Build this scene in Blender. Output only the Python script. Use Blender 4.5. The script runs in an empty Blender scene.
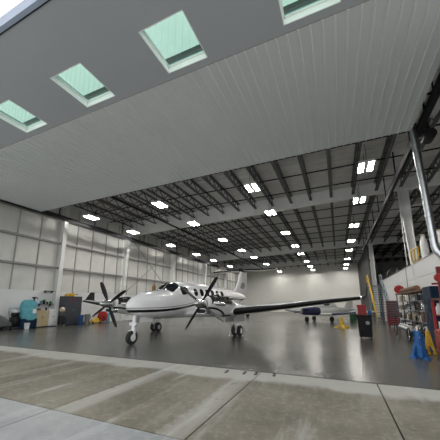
import bpy, math, random
from math import sin, cos, pi, radians as R
from mathutils import Vector, Matrix
random.seed(7)
SC = bpy.context.scene
COL = SC.collection

# ------------------------------------------------------------------ helpers
def tag(o, label=None, cat=None, group=None, kind=None):
    if label: o['label'] = label
    if cat: o['category'] = cat
    if group: o['group'] = group
    if kind: o['kind'] = kind
    return o

def empty(name, loc=(0, 0, 0), rz=0.0, label=None, cat=None, group=None, kind=None):
    o = bpy.data.objects.new(name, None)
    o.empty_display_size = 0.2
    COL.objects.link(o)
    o.location = loc
    o.rotation_euler = (0, 0, rz)
    return tag(o, label, cat, group, kind)

def basis(d):
    d = Vector(d).normalized()
    a = Vector((0, 0, 1)) if abs(d.z) < 0.9 else Vector((1, 0, 0))
    u = d.cross(a).normalized()
    return u, d.cross(u).normalized(), d

class MB:
    """collects shapes, builds ONE mesh object"""
    def __init__(s):
        s.v = []; s.f = []; s.m = []
    def add(s, vs, fs, m=0):
        b = len(s.v)
        s.v += [tuple(p) for p in vs]
        s.f += [tuple(i + b for i in f) for f in fs]
        s.m += [m] * len(fs)
        return s
    def box(s, x0, x1, y0, y1, z0, z1, m=0, M=None):
        vs = [(x, y, z) for z in (z0, z1) for y in (y0, y1) for x in (x0, x1)]
        if M is not None: vs = [M @ Vector(p) for p in vs]
        return s.add(vs, [(0, 2, 3, 1), (4, 5, 7, 6), (0, 1, 5, 4), (2, 6, 7, 3), (0, 4, 6, 2), (1, 3, 7, 5)], m)
    def rbox(s, x0, x1, y0, y1, z0, z1, r=0.03, m=0):
        """box with chamfered edges"""
        r = min(r, (x1 - x0) / 2.1, (y1 - y0) / 2.1, (z1 - z0) / 2.1)
        def ring(d, z):
            a, b, c, e = x0 + d, x1 - d, y0 + d, y1 - d
            k = r
            return [(a + k, c, z), (b - k, c, z), (b, c + k, z), (b, e - k, z), (b - k, e, z), (a + k, e, z), (a, e - k, z), (a, c + k, z)]
        return s.loft([ring(r * .7, z0), ring(0, z0 + r), ring(0, z1 - r), ring(r * .7, z1)], m=m)
    def loft(s, rings, m=0, close=True, caps=True):
        n = len(rings[0]); vs = [p for r in rings for p in r]; fs = []
        for i in range(len(rings) - 1):
            for j in range(n if close else n - 1):
                k = (j + 1) % n
                fs.append((i * n + j, i * n + k, (i + 1) * n + k, (i + 1) * n + j))
        if caps:
            fs.append(tuple(range(n))[::-1]); fs.append(tuple((len(rings) - 1) * n + j for j in range(n)))
        return s.add(vs, fs, m)
    def cyl(s, p0, p1, r0, r1=None, n=12, m=0):
        if r1 is None: r1 = r0
        p0 = Vector(p0); p1 = Vector(p1); u, w, d = basis(p1 - p0)
        ring = lambda p, r: [p + (u * cos(2 * pi * k / n) + w * sin(2 * pi * k / n)) * r for k in range(n)]
        return s.loft([ring(p0, r0), ring(p1, r1)], m)
    def tube(s, pts, r, n=8, m=0):
        pts = [Vector(p) for p in pts]; rings = []
        u = None
        for i, p in enumerate(pts):
            d = (pts[min(i + 1, len(pts) - 1)] - pts[max(i - 1, 0)]).normalized()
            if u is None: u = basis(d)[0]
            u = (u - d * u.dot(d)).normalized(); w = d.cross(u)
            rr = r[i] if isinstance(r, (list, tuple)) else r
            rings.append([p + (u * cos(2 * pi * k / n) + w * sin(2 * pi * k / n)) * rr for k in range(n)])
        return s.loft(rings, m)
    def lathe(s, prof, c=(0, 0, 0), d=(0, 0, 1), n=20, m=0, ring=False):
        """prof: (radius, distance along d)"""
        c = Vector(c); u, w, dd = basis(d)
        rings = [[c + dd * h + (u * cos(2 * pi * k / n) + w * sin(2 * pi * k / n)) * max(r, 1e-4) for k in range(n)] for r, h in (list(prof) + [prof[0]] if ring else prof)]
        return s.loft(rings, m, caps=not ring)
    def prism(s, poly, axis, a, b, m=0):
        """poly in the two other axes, extruded on axis from a to b"""
        def P(q, t):
            return {'x': (t, q[0], q[1]), 'y': (q[0], t, q[1]), 'z': (q[0], q[1], t)}[axis]
        return s.loft([[P(q, a) for q in poly], [P(q, b) for q in poly]], m)
    def bar(s, p0, p1, w, h, m=0):
        p0 = Vector(p0); p1 = Vector(p1); d = (p1 - p0).normalized()
        up = Vector((0, 0, 1)) if abs(d.z) < .95 else Vector((0, 1, 0))
        u = d.cross(up).normalized(); v = u.cross(d)
        ring = lambda p: [p + u * a * w / 2 + v * b * h / 2 for a, b in ((-1, -1), (1, -1), (1, 1), (-1, 1))]
        return s.loft([ring(p0), ring(p1)], m)
    def mesh(s, name, mats, smooth=None):
        me = bpy.data.meshes.new(name)
        me.from_pydata(s.v, [], s.f)
        for mm in (mats if isinstance(mats, (list, tuple)) else [mats]): me.materials.append(mm)
        me.polygons.foreach_set('material_index', s.m)
        import bmesh
        bm = bmesh.new(); bm.from_mesh(me)
        bmesh.ops.recalc_face_normals(bm, faces=bm.faces)
        bm.to_mesh(me); bm.free()
        if smooth is not None:
            me.polygons.foreach_set('use_smooth', [True] * len(me.polygons))
            me.set_sharp_from_angle(angle=R(smooth))
        me.update()
        return me
    def build(s, name, mats, parent=None, smooth=None, loc=None, rz=0.0):
        o = bpy.data.objects.new(name, s.mesh(name, mats, smooth))
        COL.objects.link(o)
        if parent: o.parent = parent
        if loc: o.location = loc
        if rz: o.rotation_euler = (0, 0, rz)
        return o

def struct(o):
    o['kind'] = 'structure'; return o

def copy_tree(o, parent=None):
    c = o.copy(); COL.objects.link(c)
    if parent: c.parent = parent
    for ch in list(o.children): copy_tree(ch, c)
    return c

# ------------------------------------------------------------------ materials
MATS = {}
def mat(name, col, rough=0.5, metal=0.0, var=0.06, scale=4.0, bump=0.0, spec=None, col2=None, detail=4.0):
    """principled surface with procedural noise variation"""
    if name in MATS: return MATS[name]
    m = bpy.data.materials.new(name); m.use_nodes = True
    nt = m.node_tree; N = nt.nodes; L = nt.links
    b = N['Principled BSDF']
    b.inputs['Roughness'].default_value = rough; b.inputs['Metallic'].default_value = metal
    if spec is not None: b.inputs['Specular IOR Level'].default_value = spec
    tc = N.new('ShaderNodeTexCoord'); no = N.new('ShaderNodeTexNoise')
    no.inputs['Scale'].default_value = scale; no.inputs['Detail'].default_value = detail
    L.new(tc.outputs['Object'], no.inputs['Vector'])
    cr = N.new('ShaderNodeValToRGB')
    c2 = col2 or tuple(min(1, c * (1 + var)) for c in col)
    c1 = col if col2 else tuple(c * (1 - var) for c in col)
    cr.color_ramp.elements[0].position = .3; cr.color_ramp.elements[1].position = .7
    cr.color_ramp.elements[0].color = (*c1, 1); cr.color_ramp.elements[1].color = (*c2, 1)
    L.new(no.outputs['Fac'], cr.inputs['Fac']); L.new(cr.outputs['Color'], b.inputs['Base Color'])
    if bump:
        bp = N.new('ShaderNodeBump'); bp.inputs['Strength'].default_value = bump
        L.new(no.outputs['Fac'], bp.inputs['Height']); L.new(bp.outputs['Normal'], b.inputs['Normal'])
    MATS[name] = m
    return m

def emis(name, col, s):
    m = bpy.data.materials.new(name); m.use_nodes = True
    N = m.node_tree.nodes; b = N['Principled BSDF']
    b.inputs['Base Color'].default_value = (*col, 1)
    b.inputs['Emission Color'].default_value = (*col, 1); b.inputs['Emission Strength'].default_value = s
    return m

def nodes(m): return m.node_tree.nodes, m.node_tree.links
def math_node(nt, op, a, b=None, c=None):
    n = nt.nodes.new('ShaderNodeMath'); n.operation = op
    for i, x in enumerate((a, b, c)):
        if x is None: continue
        if isinstance(x, (int, float)): n.inputs[i].default_value = x
        else: nt.links.new(x, n.inputs[i])
    return n.outputs[0]
def mix(nt, fac, a, b):
    n = nt.nodes.new('ShaderNodeMix'); n.data_type = 'RGBA'
    if isinstance(fac, (int, float)): n.inputs[0].default_value = fac
    else: nt.links.new(fac, n.inputs[0])
    for i, x in ((6, a), (7, b)):
        if isinstance(x, tuple): n.inputs[i].default_value = (*x, 1)
        else: nt.links.new(x, n.inputs[i])
    return n.outputs[2]
def noise(nt, vec, scale, detail=4, rough=.55, stretch=None):
    if stretch:
        mp = nt.nodes.new('ShaderNodeMapping'); mp.inputs['Scale'].default_value = stretch
        nt.links.new(vec, mp.inputs['Vector']); vec = mp.outputs[0]
    n = nt.nodes.new('ShaderNodeTexNoise'); n.inputs['Scale'].default_value = scale
    n.inputs['Detail'].default_value = detail; n.inputs['Roughness'].default_value = rough
    nt.links.new(vec, n.inputs['Vector']); return n.outputs['Fac']
def smooth(nt, x, a, b):
    n = nt.nodes.new('ShaderNodeMapRange'); n.interpolation_type = 'SMOOTHSTEP'
    nt.links.new(x, n.inputs[0]); n.inputs[1].default_value = a; n.inputs[2].default_value = b
    return n.outputs[0]

def concrete(name, c_dark, c_light, c_scuff, threshold_strip=False, rough=.75, rvar=0.0, scuff=.6, spec=.3):
    m = bpy.data.materials.new(name); m.use_nodes = True
    nt = m.node_tree; b = nt.nodes['Principled BSDF']; b.inputs['Specular IOR Level'].default_value = spec
    g = nt.nodes.new('ShaderNodeNewGeometry'); pos = g.outputs['Position']
    a = noise(nt, pos, .55, 6, .6); f = noise(nt, pos, 9.0, 6, .7)
    st = noise(nt, pos, 1.0, 5, .6, (2.1, .22, 1))
    base = mix(nt, smooth(nt, a, .32, .68), c_dark, c_light)
    base = mix(nt, math_node(nt, 'MULTIPLY', smooth(nt, st, .52, .74), scuff), base, c_scuff)
    base = mix(nt, math_node(nt, 'MULTIPLY', smooth(nt, f, .45, .75), .3), base, c_scuff)
    if threshold_strip:
        sp = nt.nodes.new('ShaderNodeSeparateXYZ'); nt.links.new(pos, sp.inputs[0])
        yy = math_node(nt, 'ADD', sp.outputs[1], math_node(nt, 'MULTIPLY', math_node(nt, 'SUBTRACT', a, .5), 1.3))
        base = mix(nt, math_node(nt, 'MULTIPLY', smooth(nt, yy, 5.45, 5.75), .78), base, c_scuff)
        # pale worn band right of each slab joint
        xx = math_node(nt, 'ADD', sp.outputs[0], math_node(nt, 'MULTIPLY', math_node(nt, 'SUBTRACT', f, .5), .25))
        d = math_node(nt, 'ABSOLUTE', math_node(nt, 'SUBTRACT', xx, -3.86))
        w = math_node(nt, 'SUBTRACT', 1.0, smooth(nt, d, .12, .28))
        base = mix(nt, math_node(nt, 'MULTIPLY', w, math_node(nt, 'MULTIPLY', smooth(nt, st, .25, .6), .6)), base, c_scuff)
        d = math_node(nt, 'ABSOLUTE', math_node(nt, 'SUBTRACT', xx, -1.98))
        w = math_node(nt, 'SUBTRACT', 1.0, smooth(nt, d, .1, .26))
        base = mix(nt, math_node(nt, 'MULTIPLY', w, math_node(nt, 'MULTIPLY', smooth(nt, st, .25, .6), .5)), base, c_scuff)
    # dark spots
    sp2 = noise(nt, pos, 3.3, 2, .5)
    base = mix(nt, math_node(nt, 'MULTIPLY', smooth(nt, sp2, .69, .74), .35), base, (.05, .048, .045))
    nt.links.new(base, b.inputs['Base Color'])
    if rvar:
        r = math_node(nt, 'ADD', rough - rvar / 2, math_node(nt, 'MULTIPLY', a, rvar)); nt.links.new(r, b.inputs['Roughness'])
    else: b.inputs['Roughness'].default_value = rough
    bp = nt.nodes.new('ShaderNodeBump'); bp.inputs['Strength'].default_value = .012 if rvar else .15
    nt.links.new(f, bp.inputs['Height']); nt.links.new(bp.outputs[0], b.inputs['Normal'])
    return m

M_apron = concrete('stained_concrete', (.135, .122, .092), (.245, .226, .18), (.47, .47, .44), True, scuff=.75)
M_apron2 = concrete('pale_concrete', (.25, .265, .27), (.38, .395, .395), (.52, .54, .545), False, scuff=.5)
M_yard = concrete('yard_concrete', (.5, .49, .46), (.58, .57, .54), (.62, .61, .6), False)
M_floor = concrete('polished_floor', (.082, .081, .070), (.125, .123, .108), (.18, .18, .17), False, rough=.25, rvar=.10, scuff=.22, spec=.5)
M_joint = mat('joint_filler', (.02, .02, .02), .9)
M_wallpanel = mat('vinyl_insulation', (.66, .665, .64), .55, var=.05, scale=1.2, bump=.25)
M_liner = mat('white_liner', (.74, .75, .76), .45, var=.02, scale=.6)
M_back = mat('back_wall_paint', (.80, .80, .76), .6, var=.02, scale=.5)
M_girt = mat('grey_girt', (.27, .27, .265), .5)
M_stud = mat('grey_stud', (.40, .40, .39), .5)
M_steel_white = mat('white_painted_steel', (.82, .83, .82), .4, var=.03, scale=2)
M_beam = mat('frame_beam_paint', (.84, .86, .85), .45, var=.04, scale=2)
M_joist = mat('grey_joist_paint', (.11, .115, .112), .55, spec=.2)
M_black_steel = mat('black_steel', (.018, .018, .02), .6, spec=.12)
M_roof = mat('roof_deck_vinyl', (.60, .60, .58), .6, var=.06, scale=1.5)
M_door_rib = mat('door_ribbed_liner', (.60, .645, .65), .42, var=.015, scale=.8)
M_door_flat = mat('door_flat_liner', (.385, .42, .45), .45, var=.02, scale=.8)
M_seam = mat('door_seam', (.30, .31, .31), .5)
M_frame = mat('white_window_frame', (.86, .89, .88), .3, var=.02)
M_edge = mat('blue_grey_edge', (.33, .40, .52), .5)
M_facade = mat('facade_siding', (.74, .77, .76), .5, var=.03)
M_header = mat('dark_header', (.035, .037, .037), .6)
M_black = mat('black_plastic', (.012, .012, .014), .5, spec=.25)
M_rubber = mat('tyre_rubber', (.016, .016, .017), .75)
M_chrome = mat('bright_metal', (.72, .73, .74), .25, 1.0)
M_galv = mat('galvanised_sheet', (.62, .65, .68), .28, 1.0, var=.12, scale=6)
M_grey = mat('mid_grey_metal', (.30, .31, .32), .45, .3)
M_dgrey = mat('dark_grey_paint', (.062, .07, .084), .5, spec=.3)
M_red = mat('red_paint', (.42, .022, .02), .4)
M_dred = mat('dark_red_paint', (.20, .015, .022), .45)
M_yellow = mat('yellow_paint', (.70, .44, .03), .45)
M_blue = mat('blue_paint', (.015, .12, .36), .4)
M_dblue = mat('dark_blue_paint', (.007, .025, .06), .5, spec=.2)
M_navy = mat('navy_paint', (.018, .018, .075), .3)
M_teal = mat('teal_cloth', (.12, .40, .48), .8, var=.18, scale=5, bump=.5)
M_tan = mat('tan_board', (.52, .43, .27), .6, var=.05, scale=3)
M_whitep = mat('white_enamel', (.78, .80, .82), .35, var=.02)
M_green = mat('green_leaf', (.03, .22, .07), .6, var=.3, scale=12)
M_brown = mat('brown_board', (.14, .07, .035), .6, var=.25, scale=6)
M_beige = mat('beige_plastic', (.55, .45, .32), .5)
M_cover = mat('dark_cover_cloth', (.10, .105, .115), .8, var=.15, scale=6, bump=.3)
M_paper = mat('white_paper', (.85, .86, .86), .7, var=.02)
M_stair = mat('stair_steel', (.20, .25, .29), .5, .2)
M_tarnish = mat('engine_metal', (.05, .045, .035), .45, .6, var=.4, scale=14)
M_glassdark = mat('dark_cabin_glass', (.012, .014, .016), .08, var=.05)
M_white_ac = mat('aircraft_white', (.80, .81, .83), .16, var=.015, scale=1.5)
M_boot = mat('black_deice_boot', (.012, .012, .013), .55, spec=.15)
M_emblem = mat('grey_emblem', (.22, .22, .23), .4, var=.3, scale=14)
M_prop = mat('propeller_black', (.014, .015, .016), .45, spec=.2)

def glass_mat():
    m = bpy.data.materials.new('green_glazing'); m.use_nodes = True
    nt = m.node_tree; nt.nodes.clear()
    out = nt.nodes.new('ShaderNodeOutputMaterial'); t = nt.nodes.new('ShaderNodeBsdfTransparent')
    gl = nt.nodes.new('ShaderNodeBsdfGlossy'); gl.inputs['Roughness'].default_value = .05
    fr = nt.nodes.new('ShaderNodeFresnel'); fr.inputs['IOR'].default_value = 1.45
    tc = nt.nodes.new('ShaderNodeTexCoord')
    c = mix(nt, noise(nt, tc.outputs['Object'], 2.0), (.70, .87, .81), (.74, .9, .84))
    nt.links.new(c, t.inputs['Color'])
    ms = nt.nodes.new('ShaderNodeMixShader'); gm = nt.nodes.new('ShaderNodeNewGeometry'); nt.links.new(math_node(nt, 'MULTIPLY', fr.outputs[0], math_node(nt, 'SUBTRACT', 1.0, gm.outputs['Backfacing'])), ms.inputs[0])
    nt.links.new(t.outputs[0], ms.inputs[1]); nt.links.new(gl.outputs[0], ms.inputs[2]); nt.links.new(ms.outputs[0], out.inputs[0])
    return m
M_glass = glass_mat()

def livery(name, z0, k, y0, flat, th, thin=True, belly=None):
    """white aircraft paint with a black cheat line: z = z0 + k*(y-y0)^2 (object space), and a fine grey line above it"""
    m = bpy.data.materials.new(name); m.use_nodes = True
    nt = m.node_tree; b = nt.nodes['Principled BSDF']; b.inputs['Roughness'].default_value = .16
    b.inputs['Coat Weight'].default_value = .5; b.inputs['Coat Roughness'].default_value = .05
    tc = nt.nodes.new('ShaderNodeTexCoord'); sp = nt.nodes.new('ShaderNodeSeparateXYZ'); nt.links.new(tc.outputs['Object'], sp.inputs[0])
    y = math_node(nt, 'MINIMUM', sp.outputs[1], flat)
    t = math_node(nt, 'MAXIMUM', math_node(nt, 'SUBTRACT', y, y0), 0.0)
    zs = math_node(nt, 'ADD', z0, math_node(nt, 'MULTIPLY', k, math_node(nt, 'MULTIPLY', t, t)))
    d = math_node(nt, 'SUBTRACT', sp.outputs[2], zs)
    base = mix(nt, noise(nt, tc.outputs['Object'], 1.3), (.79, .80, .82), (.82, .83, .85))
    blk = math_node(nt, 'LESS_THAN', math_node(nt, 'ABSOLUTE', d), th)
    base = mix(nt, blk, base, (.012, .012, .014))
    if thin:
        ln = math_node(nt, 'LESS_THAN', math_node(nt, 'ABSOLUTE', math_node(nt, 'SUBTRACT', d, th * 2.2)), .014)
        base = mix(nt, ln, base, (.16, .15, .13))
    nt.links.new(base, b.inputs['Base Color'])
    return m
M_fus = livery('fuselage_paint', 1.30, .026, 1.3, 6.2, .055)
M_nac = livery('nacelle_paint', 1.42, -.19, 2.2, 3.55, .04, False)

# ------------------------------------------------------------------ room shell
XL, XR, YF, YB, ZR = -20.2, 16.0, 6.43, 60.0, 10.25
MEZ = 4.0
# ground
struct(MB().box(-70, 60, -70, 6.38, -.30, -.06).build('ground', M_yard))
def slab(x0, x1, y0, y1, m, name='apron_slab'):
    g = .012
    return struct(MB().box(x0 + g, x1 - g, y0 + g, y1 - g, -.06, 0).build(name, m))
js = [-1.76 + 2.34 * k for k in range(-9, 5)]
for a, b_ in zip(js[:-1], js[1:]):
    slab(a, b_, 2.95, 6.39, M_apron)
    slab(a, b_, -.6, 2.95, M_apron2 if b_ < -1.5 else M_apron)
    slab(a, b_, -4.2, -.6, M_apron2)
struct(MB().box(-24, 16, 6.385, 6.43, -.3, -.012).build('threshold_channel', M_joint))
struct(MB().box(XL - .3, XR, YF, YB + .3, -.3, 0).build('floor', M_floor))
# walls
w = MB()
w.box(XL - .25, XL, 6.43, YB, 2.6, ZR)
struct(w.build('wall_left', M_wallpanel))
struct(MB().box(XL - .25, XL + .03, 6.43, YB, 0, 2.6).build('wall_left_liner', M_liner))
w = MB(); w.box(XL - .25, XR + .25, YB, YB + .25, 0, ZR + .1)
for i in range(120):
    x = XL + .3 * i
    w.box(x, x + .03, YB - .012, YB, 0, 9.1)
struct(w.build('wall_back', M_back))
struct(MB().box(XR, XR + .25, 6.43, YB, 0, ZR + .1).build('wall_right', M_wallpanel))
# front wall: header above the door opening and facade, jambs either side
struct(MB().box(XL - .25, XR + .25, 6.46, 6.72, 8.55, 10.07).build('wall_front_header', M_header))
w = MB(); w.box(XL - .25, XR + .25, 6.46, 6.72, 10.07, 12.6)
for i in range(122):
    x = XL + .3 * i; w.box(x, x + .05, 6.448, 6.46, 10.07, 12.6)
struct(w.build('wall_front', M_facade))
struct(MB().box(XL - .25, -18.95, 6.46, 6.72, 0, 8.55).build('wall_front_jamb', M_facade))
struct(MB().box(3.7, XR + .25, 6.46, 6.72, 0, 8.55).build('wall_front_jamb', M_facade))
# roof deck with corrugations
w = MB(); w.box(XL - .25, XR + .25, 6.72, YB + .25, ZR, ZR + .2)
for i in range(88):
    y = 6.9 + .6 * i
    w.box(XL, XR, y, y + .09, ZR - .035, ZR)
struct(w.build('ceiling', M_roof))
# girts and studs on the left wall
for i, z in enumerate((4.42, 6.40, 8.35)):
    o = MB().box(XL, XL + .2, 6.75, YB, z - .075, z + .075).add([], []).build('trim_%d' % (i + 1), M_girt); struct(o)
n = 5
y = 7.55
studs = []
while y < YB - 1:
    studs.append(y); y += 1.55
for y in studs:
    if min(abs(y - c) for c in (13.82, 20.7, 29.4, 38.6, 47.5, 56)) < .5: continue
    o = MB().box(XL, XL + .07, y - .035, y + .035, 2.6, 9.6).build('trim_%d' % n, M_stud); n += 1; struct(o)
# wall columns (tapered welded I sections)
def column(x, y, z0, z1, b0, b1, m=M_steel_white, side=1):
    """side=+1: flange at the wall is x, inner flange tapers towards +x"""
    o = MB(); h = .16
    o.box(x, x + side * .03, y - h, y + h, z0, z1) if side > 0 else o.box(x - .03, x, y - h, y + h, z0, z1)
    s = side
    o.prism([(x, z0), (x + s * b0, z0), (x + s * b1, z1), (x, z1)], 'y', y - .012, y + .012)
    o.prism([(x + s * (b0 - .03), z0), (x + s * b0, z0), (x + s * b1, z1), (x + s * (b1 - .03), z1)], 'y', y - h, y + h)
    o.box(min(x, x + s * b0) - .03, max(x, x + s * b0) + .03, y - h - .03, y + h + .03, z0, z0 + .03)
    return struct(o.build('column', m))
for y in (13.82, 20.7, 29.4, 38.6, 47.5, 56): column(XL + .06, y, 0, 9.6 if y < 14 else 10.0, .30, .5 if y < 14 else .8)
# roof frame beams
def beam(y, x0=XL + .1, x1=XR):
    o = MB()
    zt = lambda x: 10.2
    zb = lambda x: min(9.42, 9.25 + .032 * x)
    xs = [x0, -12, -6, 0, 4.6, x1]
    for a, b_ in zip(xs[:-1], xs[1:]):
        o.prism([(a, zb(a)), (b_, zb(b_)), (b_, zt(b_)), (a, zt(a))], 'y', y - .015, y + .015)
        o.prism([(a, zb(a)), (b_, zb(b_)), (b_, zb(b_) + .03), (a, zb(a) + .03)], 'y', y - .15, y + .15)
        o.prism([(a, 10.17), (b_, 10.17), (b_, 10.2), (a, 10.2)], 'y', y - .15, y + .15)
        o.box(b_ - .01, b_ + .01, y - .13, y + .13, zb(b_), 10.2)
    return struct(o.build('roof_beam', M_beam))
for y in (20.9, 39.6, 52.5): beam(y)
# open web roof joists
def joist_mesh(L):
    o = MB(); d = .58
    for z in (0, -d):
        o.box(-.10, -.012, 0, L, z - .05, z); o.box(.012, .10, 0, L, z - .05, z)
    k = max(2, int(round(L / .62))); st = L / k
    for i in range(k):
        a, b_ = (-.02, -d) if i % 2 == 0 else (-d, -.02)
        o.bar((0, i * st, a), (0, (i + 1) * st, b_), .06, .05)
    return o.mesh('roof_joist', M_joist)
for (ya, yb) in ((6.75, 20.86), (20.94, 39.56), (39.64, 52.46), (52.54, 59.9)):
    me = joist_mesh(yb - ya)
    for k in range(-13, 11):
        o = bpy.data.objects.new('roof_joist', me); COL.objects.link(o)
        o.location = (.12 + 1.49 * k, ya, ZR - .04); struct(o)
for y in (11.5, 13.9, 16.2, 18.65, 23.5, 26.0, 28.6, 31.2, 33.8, 36.4, 42, 44.7, 47.3, 49.9, 55, 57.5):
    struct(MB().cyl((XL, y, 9.62), (XR, y, 9.62), .04, n=6).build('joist_bridging', M_black_steel))
# X bracing rods on the left wall
for (a, b_) in ((21.2, 29.1), (38.9, 47.2)):
    o = MB()
    o.cyl((XL + .28, a, 2.9), (XL + .28, b_, 8.8), .03, n=6); o.cyl((XL + .31, a, 8.8), (XL + .31, b_, 2.9), .03, n=6)
    struct(o.build('wall_brace', M_girt))
# door guide rails carried inside the hall
for (x, ye) in ((-18.72, 50.0), (3.30, 36.0)):
    o = MB()
    o.box(x - .07, x + .07, 6.8, ye, 7.92, 7.98); o.box(x - .07, x - .04, 6.8, ye, 7.98, 8.2); o.box(x - .07, x + .07, 6.8, ye, 8.2, 8.24)
    yy = 12.5
    while yy < ye:
        o.box(x - .03, x + .03, yy - .03, yy + .03, 8.1, 9.65); yy += 3.2
    struct(o.build('door_track', M_black_steel))

# right side: office block with mezzanine
w = MB()
w.box(MEZ, XR, 12.0, 30.0, 0, 2.93)
w.box(MEZ, MEZ + .12, 12.0, 30.3, 2.95, 3.74)
struct(w.build('wall_mezzanine', M_liner))
struct(MB().box(MEZ - .03, MEZ + .15, 12.0, 30.3, 3.74, 3.79).build('trim_90', M_stud))
struct(MB().box(MEZ - .035, MEZ, 19.55, 19.61, 0, 3.74).build('trim_91', M_stud))
column(4.98, 20.9, 2.95, 9.9, .34, .62, side=-1)
column(4.75, 39.6, 0, 9.9, .34, .5, side=-1)
column(4.75, 52.5, 0, 9.9, .34, .5, side=-1)
struct(MB().cyl((MEZ - .05, 17.7, .1), (MEZ - .05, 17.7, 3.9), .022, n=8).cyl((4.3, 20.5, 3.0), (4.3, 20.5, 9.3), .03, n=8).build('conduit', M_steel_white))

# grey partition at the far right of the hall, with exposed studs
w = MB(); w.box(4.2, 4.35, 41.0, YB, 0, 9.6)
for k in range(14): w.box(4.12, 4.2, 41.2 + 1.4 * k, 41.3 + 1.4 * k, 0, 9.6)
struct(w.build('wall_partition', mat('dim_partition', (.12, .12, .118), .6)))

# ------------------------------------------------------------------ open hangar door overhead
door = empty('door_1', (0, 0, 0), kind='structure')
DX0, DX1, DY0, DYC, DY1, DZ = -18.6, 3.02, 2.71, 5.5, 11.08, 8.0
rib = MB(); rib.box(DX0, DX1, DYC, DY1, DZ, DZ + .3)
k = 0
x = DX0 + .12
while x < DX1 - .05:
    rib.prism([(x - .028, DZ), (x - .014, DZ - .03), (x + .014, DZ - .03), (x + .028, DZ)], 'y', DYC + .01, DY1)
    x += .27
rib.build('ribbed_panel', M_door_rib, door)
wins = [(-.07 - 3.225 * i) for i in range(6)]
WY0, WY1, WH = 4.03, 5.30, .62
fl = MB()
xs = [DX0] + [v for c in sorted(wins) for v in (c - WH, c + WH)] + [DX1]
for i in range(0, len(xs), 2): fl.box(xs[i], xs[i + 1], WY0, WY1, DZ, DZ + .3)
fl.box(DX0, DX1, DY0, WY0, DZ, DZ + .3); fl.box(DX0, DX1, WY1, DYC, DZ, DZ + .3)
fl.build('flat_panel', M_door_flat, door)
MB().box(DX0, DX1, DYC - .015, DYC + .015, DZ - .008, DZ + .002).build('panel_seam', M_seam, door)
MB().box(DX0, DX1, DY0 - .10, DY0, DZ - .004, DZ + .3).build('edge_trim', M_edge, door)
MB().box(DX0, DX1, DY0 - .005, DY0 + .015, DZ - .02, DZ - .0).build('edge_seal', M_black, door)
for c in wins:
    f = MB(); t = .075
    t = .045; a, b_, y0, y1 = c - WH, c + WH, WY0, WY1
    # face flange below the panel, reveal lining and glazing bead
    for (p, q, r_, s_) in ((a, a + .02, y0, y1), (b_ - .02, b_, y0, y1), (a, b_, y0, y0 + .02), (a, b_, y1 - .02, y1)):
        f.box(p, q, r_, s_, DZ - .004, DZ + .22)
    for (p, q, r_, s_) in ((a, a + t, y0, y1), (b_ - t, b_, y0, y1), (a, b_, y0, y0 + t), (a, b_, y1 - t, y1)):
        f.box(p, q, r_, s_, DZ + .17, DZ + .21)
    fo = f.build('window_frame', M_frame, door)
    MB().box(a + t, b_ - t, y0 + t, y1 - t, DZ + .19, DZ + .20).build('window_glass', M_glass, fo)
# rollers at the inner corners
for x in (DX0 - .02, DX1 + .02):
    o = MB()
    o.box(x - .09, x + .09, DY1 - .22, DY1 - .02, DZ + .02, DZ + .12)
    o.build('roller_bracket', M_black_steel, door)

# ------------------------------------------------------------------ ceiling lights
M_lamp = emis('lamp_diffuser', (1.0, .97, .91), 84.0)
LX = [1.85, -4.31, -11.18, -18.0]
LY = [14.72, 19.61, 26.08, 32.54, 38.21, 45.61, 52.0, 57.6]
rown = ['the row nearest the right-hand mezzanine', 'the second row from the right', 'the third row from the right', 'the row along the left wall']
ordn = ['first', 'second', 'third', 'fourth', 'fifth', 'sixth', 'seventh', 'eighth']
fr = MB(); fr.box(-.35, .35, -.54, .54, .03, .11)
fr.box(-.37, -.34, -.56, .56, -.01, .11); fr.box(.34, .37, -.56, .56, -.01, .11); fr.box(-.10, .10, -.56, .56, -.0, .11)
fr.box(-.37, .37, -.56, -.52, -.01, .11); fr.box(-.37, .37, .52, .56, -.01, .11)
fr_me = fr.mesh('fixture_frame', M_steel_white)
df = MB().box(.105, .335, -.515, .515, .0, .03); df_me = df.mesh('diffuser', M_lamp)
hg = MB(); hg.cyl((0, 0, .1), (0, 0, 1.05), .012, n=6); hg_me = hg.mesh('hanger', M_black_steel)
for i, lx in enumerate(LX):
    for j, ly in enumerate(LY):
        if i == 3 and j == 7: continue
        t = empty('ceiling_light', (lx, ly, 8.6), label='white twin-panel ceiling light, %s from the door in %s' % (ordn[j], rown[i]), cat='ceiling light', group='lights hung under the roof joists')
        for nm, me, dx in (('fixture_frame', fr_me, 0), ('diffuser', df_me, 0), ('diffuser', df_me, -.44), ('hanger', hg_me, 0), ('hanger', hg_me, 1)):
            c = bpy.data.objects.new(nm, me); COL.objects.link(c); c.parent = t; c.location = (dx, 0, 0) if nm != 'hanger' else (0, .45 - .9 * dx, 0)
# ------------------------------------------------------------------ the twin-engine airplane
def lerp(a, b, t): return a + (b - a) * t
def section_at(secs, y):
    """Catmull-Rom interpolation of (y, half_width, z_top, z_bottom, widest_z)"""
    n = len(secs)
    i = 0
    while i < n - 2 and y > secs[i + 1][0]: i += 1
    p1, p2 = secs[i], secs[i + 1]; p0 = secs[max(i - 1, 0)]; p3 = secs[min(i + 2, n - 1)]
    t = min(1, max(0, (y - p1[0]) / (p2[0] - p1[0])))
    out = []
    for k in range(1, len(p1)):
        h = p2[0] - p1[0]
        m1 = (p2[k] - p0[k]) / (p2[0] - p0[0]) * h if i > 0 else (p2[k] - p1[k])
        m2 = (p3[k] - p1[k]) / (p3[0] - p1[0]) * h if i < n - 2 else (p2[k] - p1[k])
        t2, t3 = t * t, t * t * t
        out.append((2 * t3 - 3 * t2 + 1) * p1[k] + (t3 - 2 * t2 + t) * m1 + (-2 * t3 + 3 * t2) * p2[k] + (t3 - t2) * m2)
    return out
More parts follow.
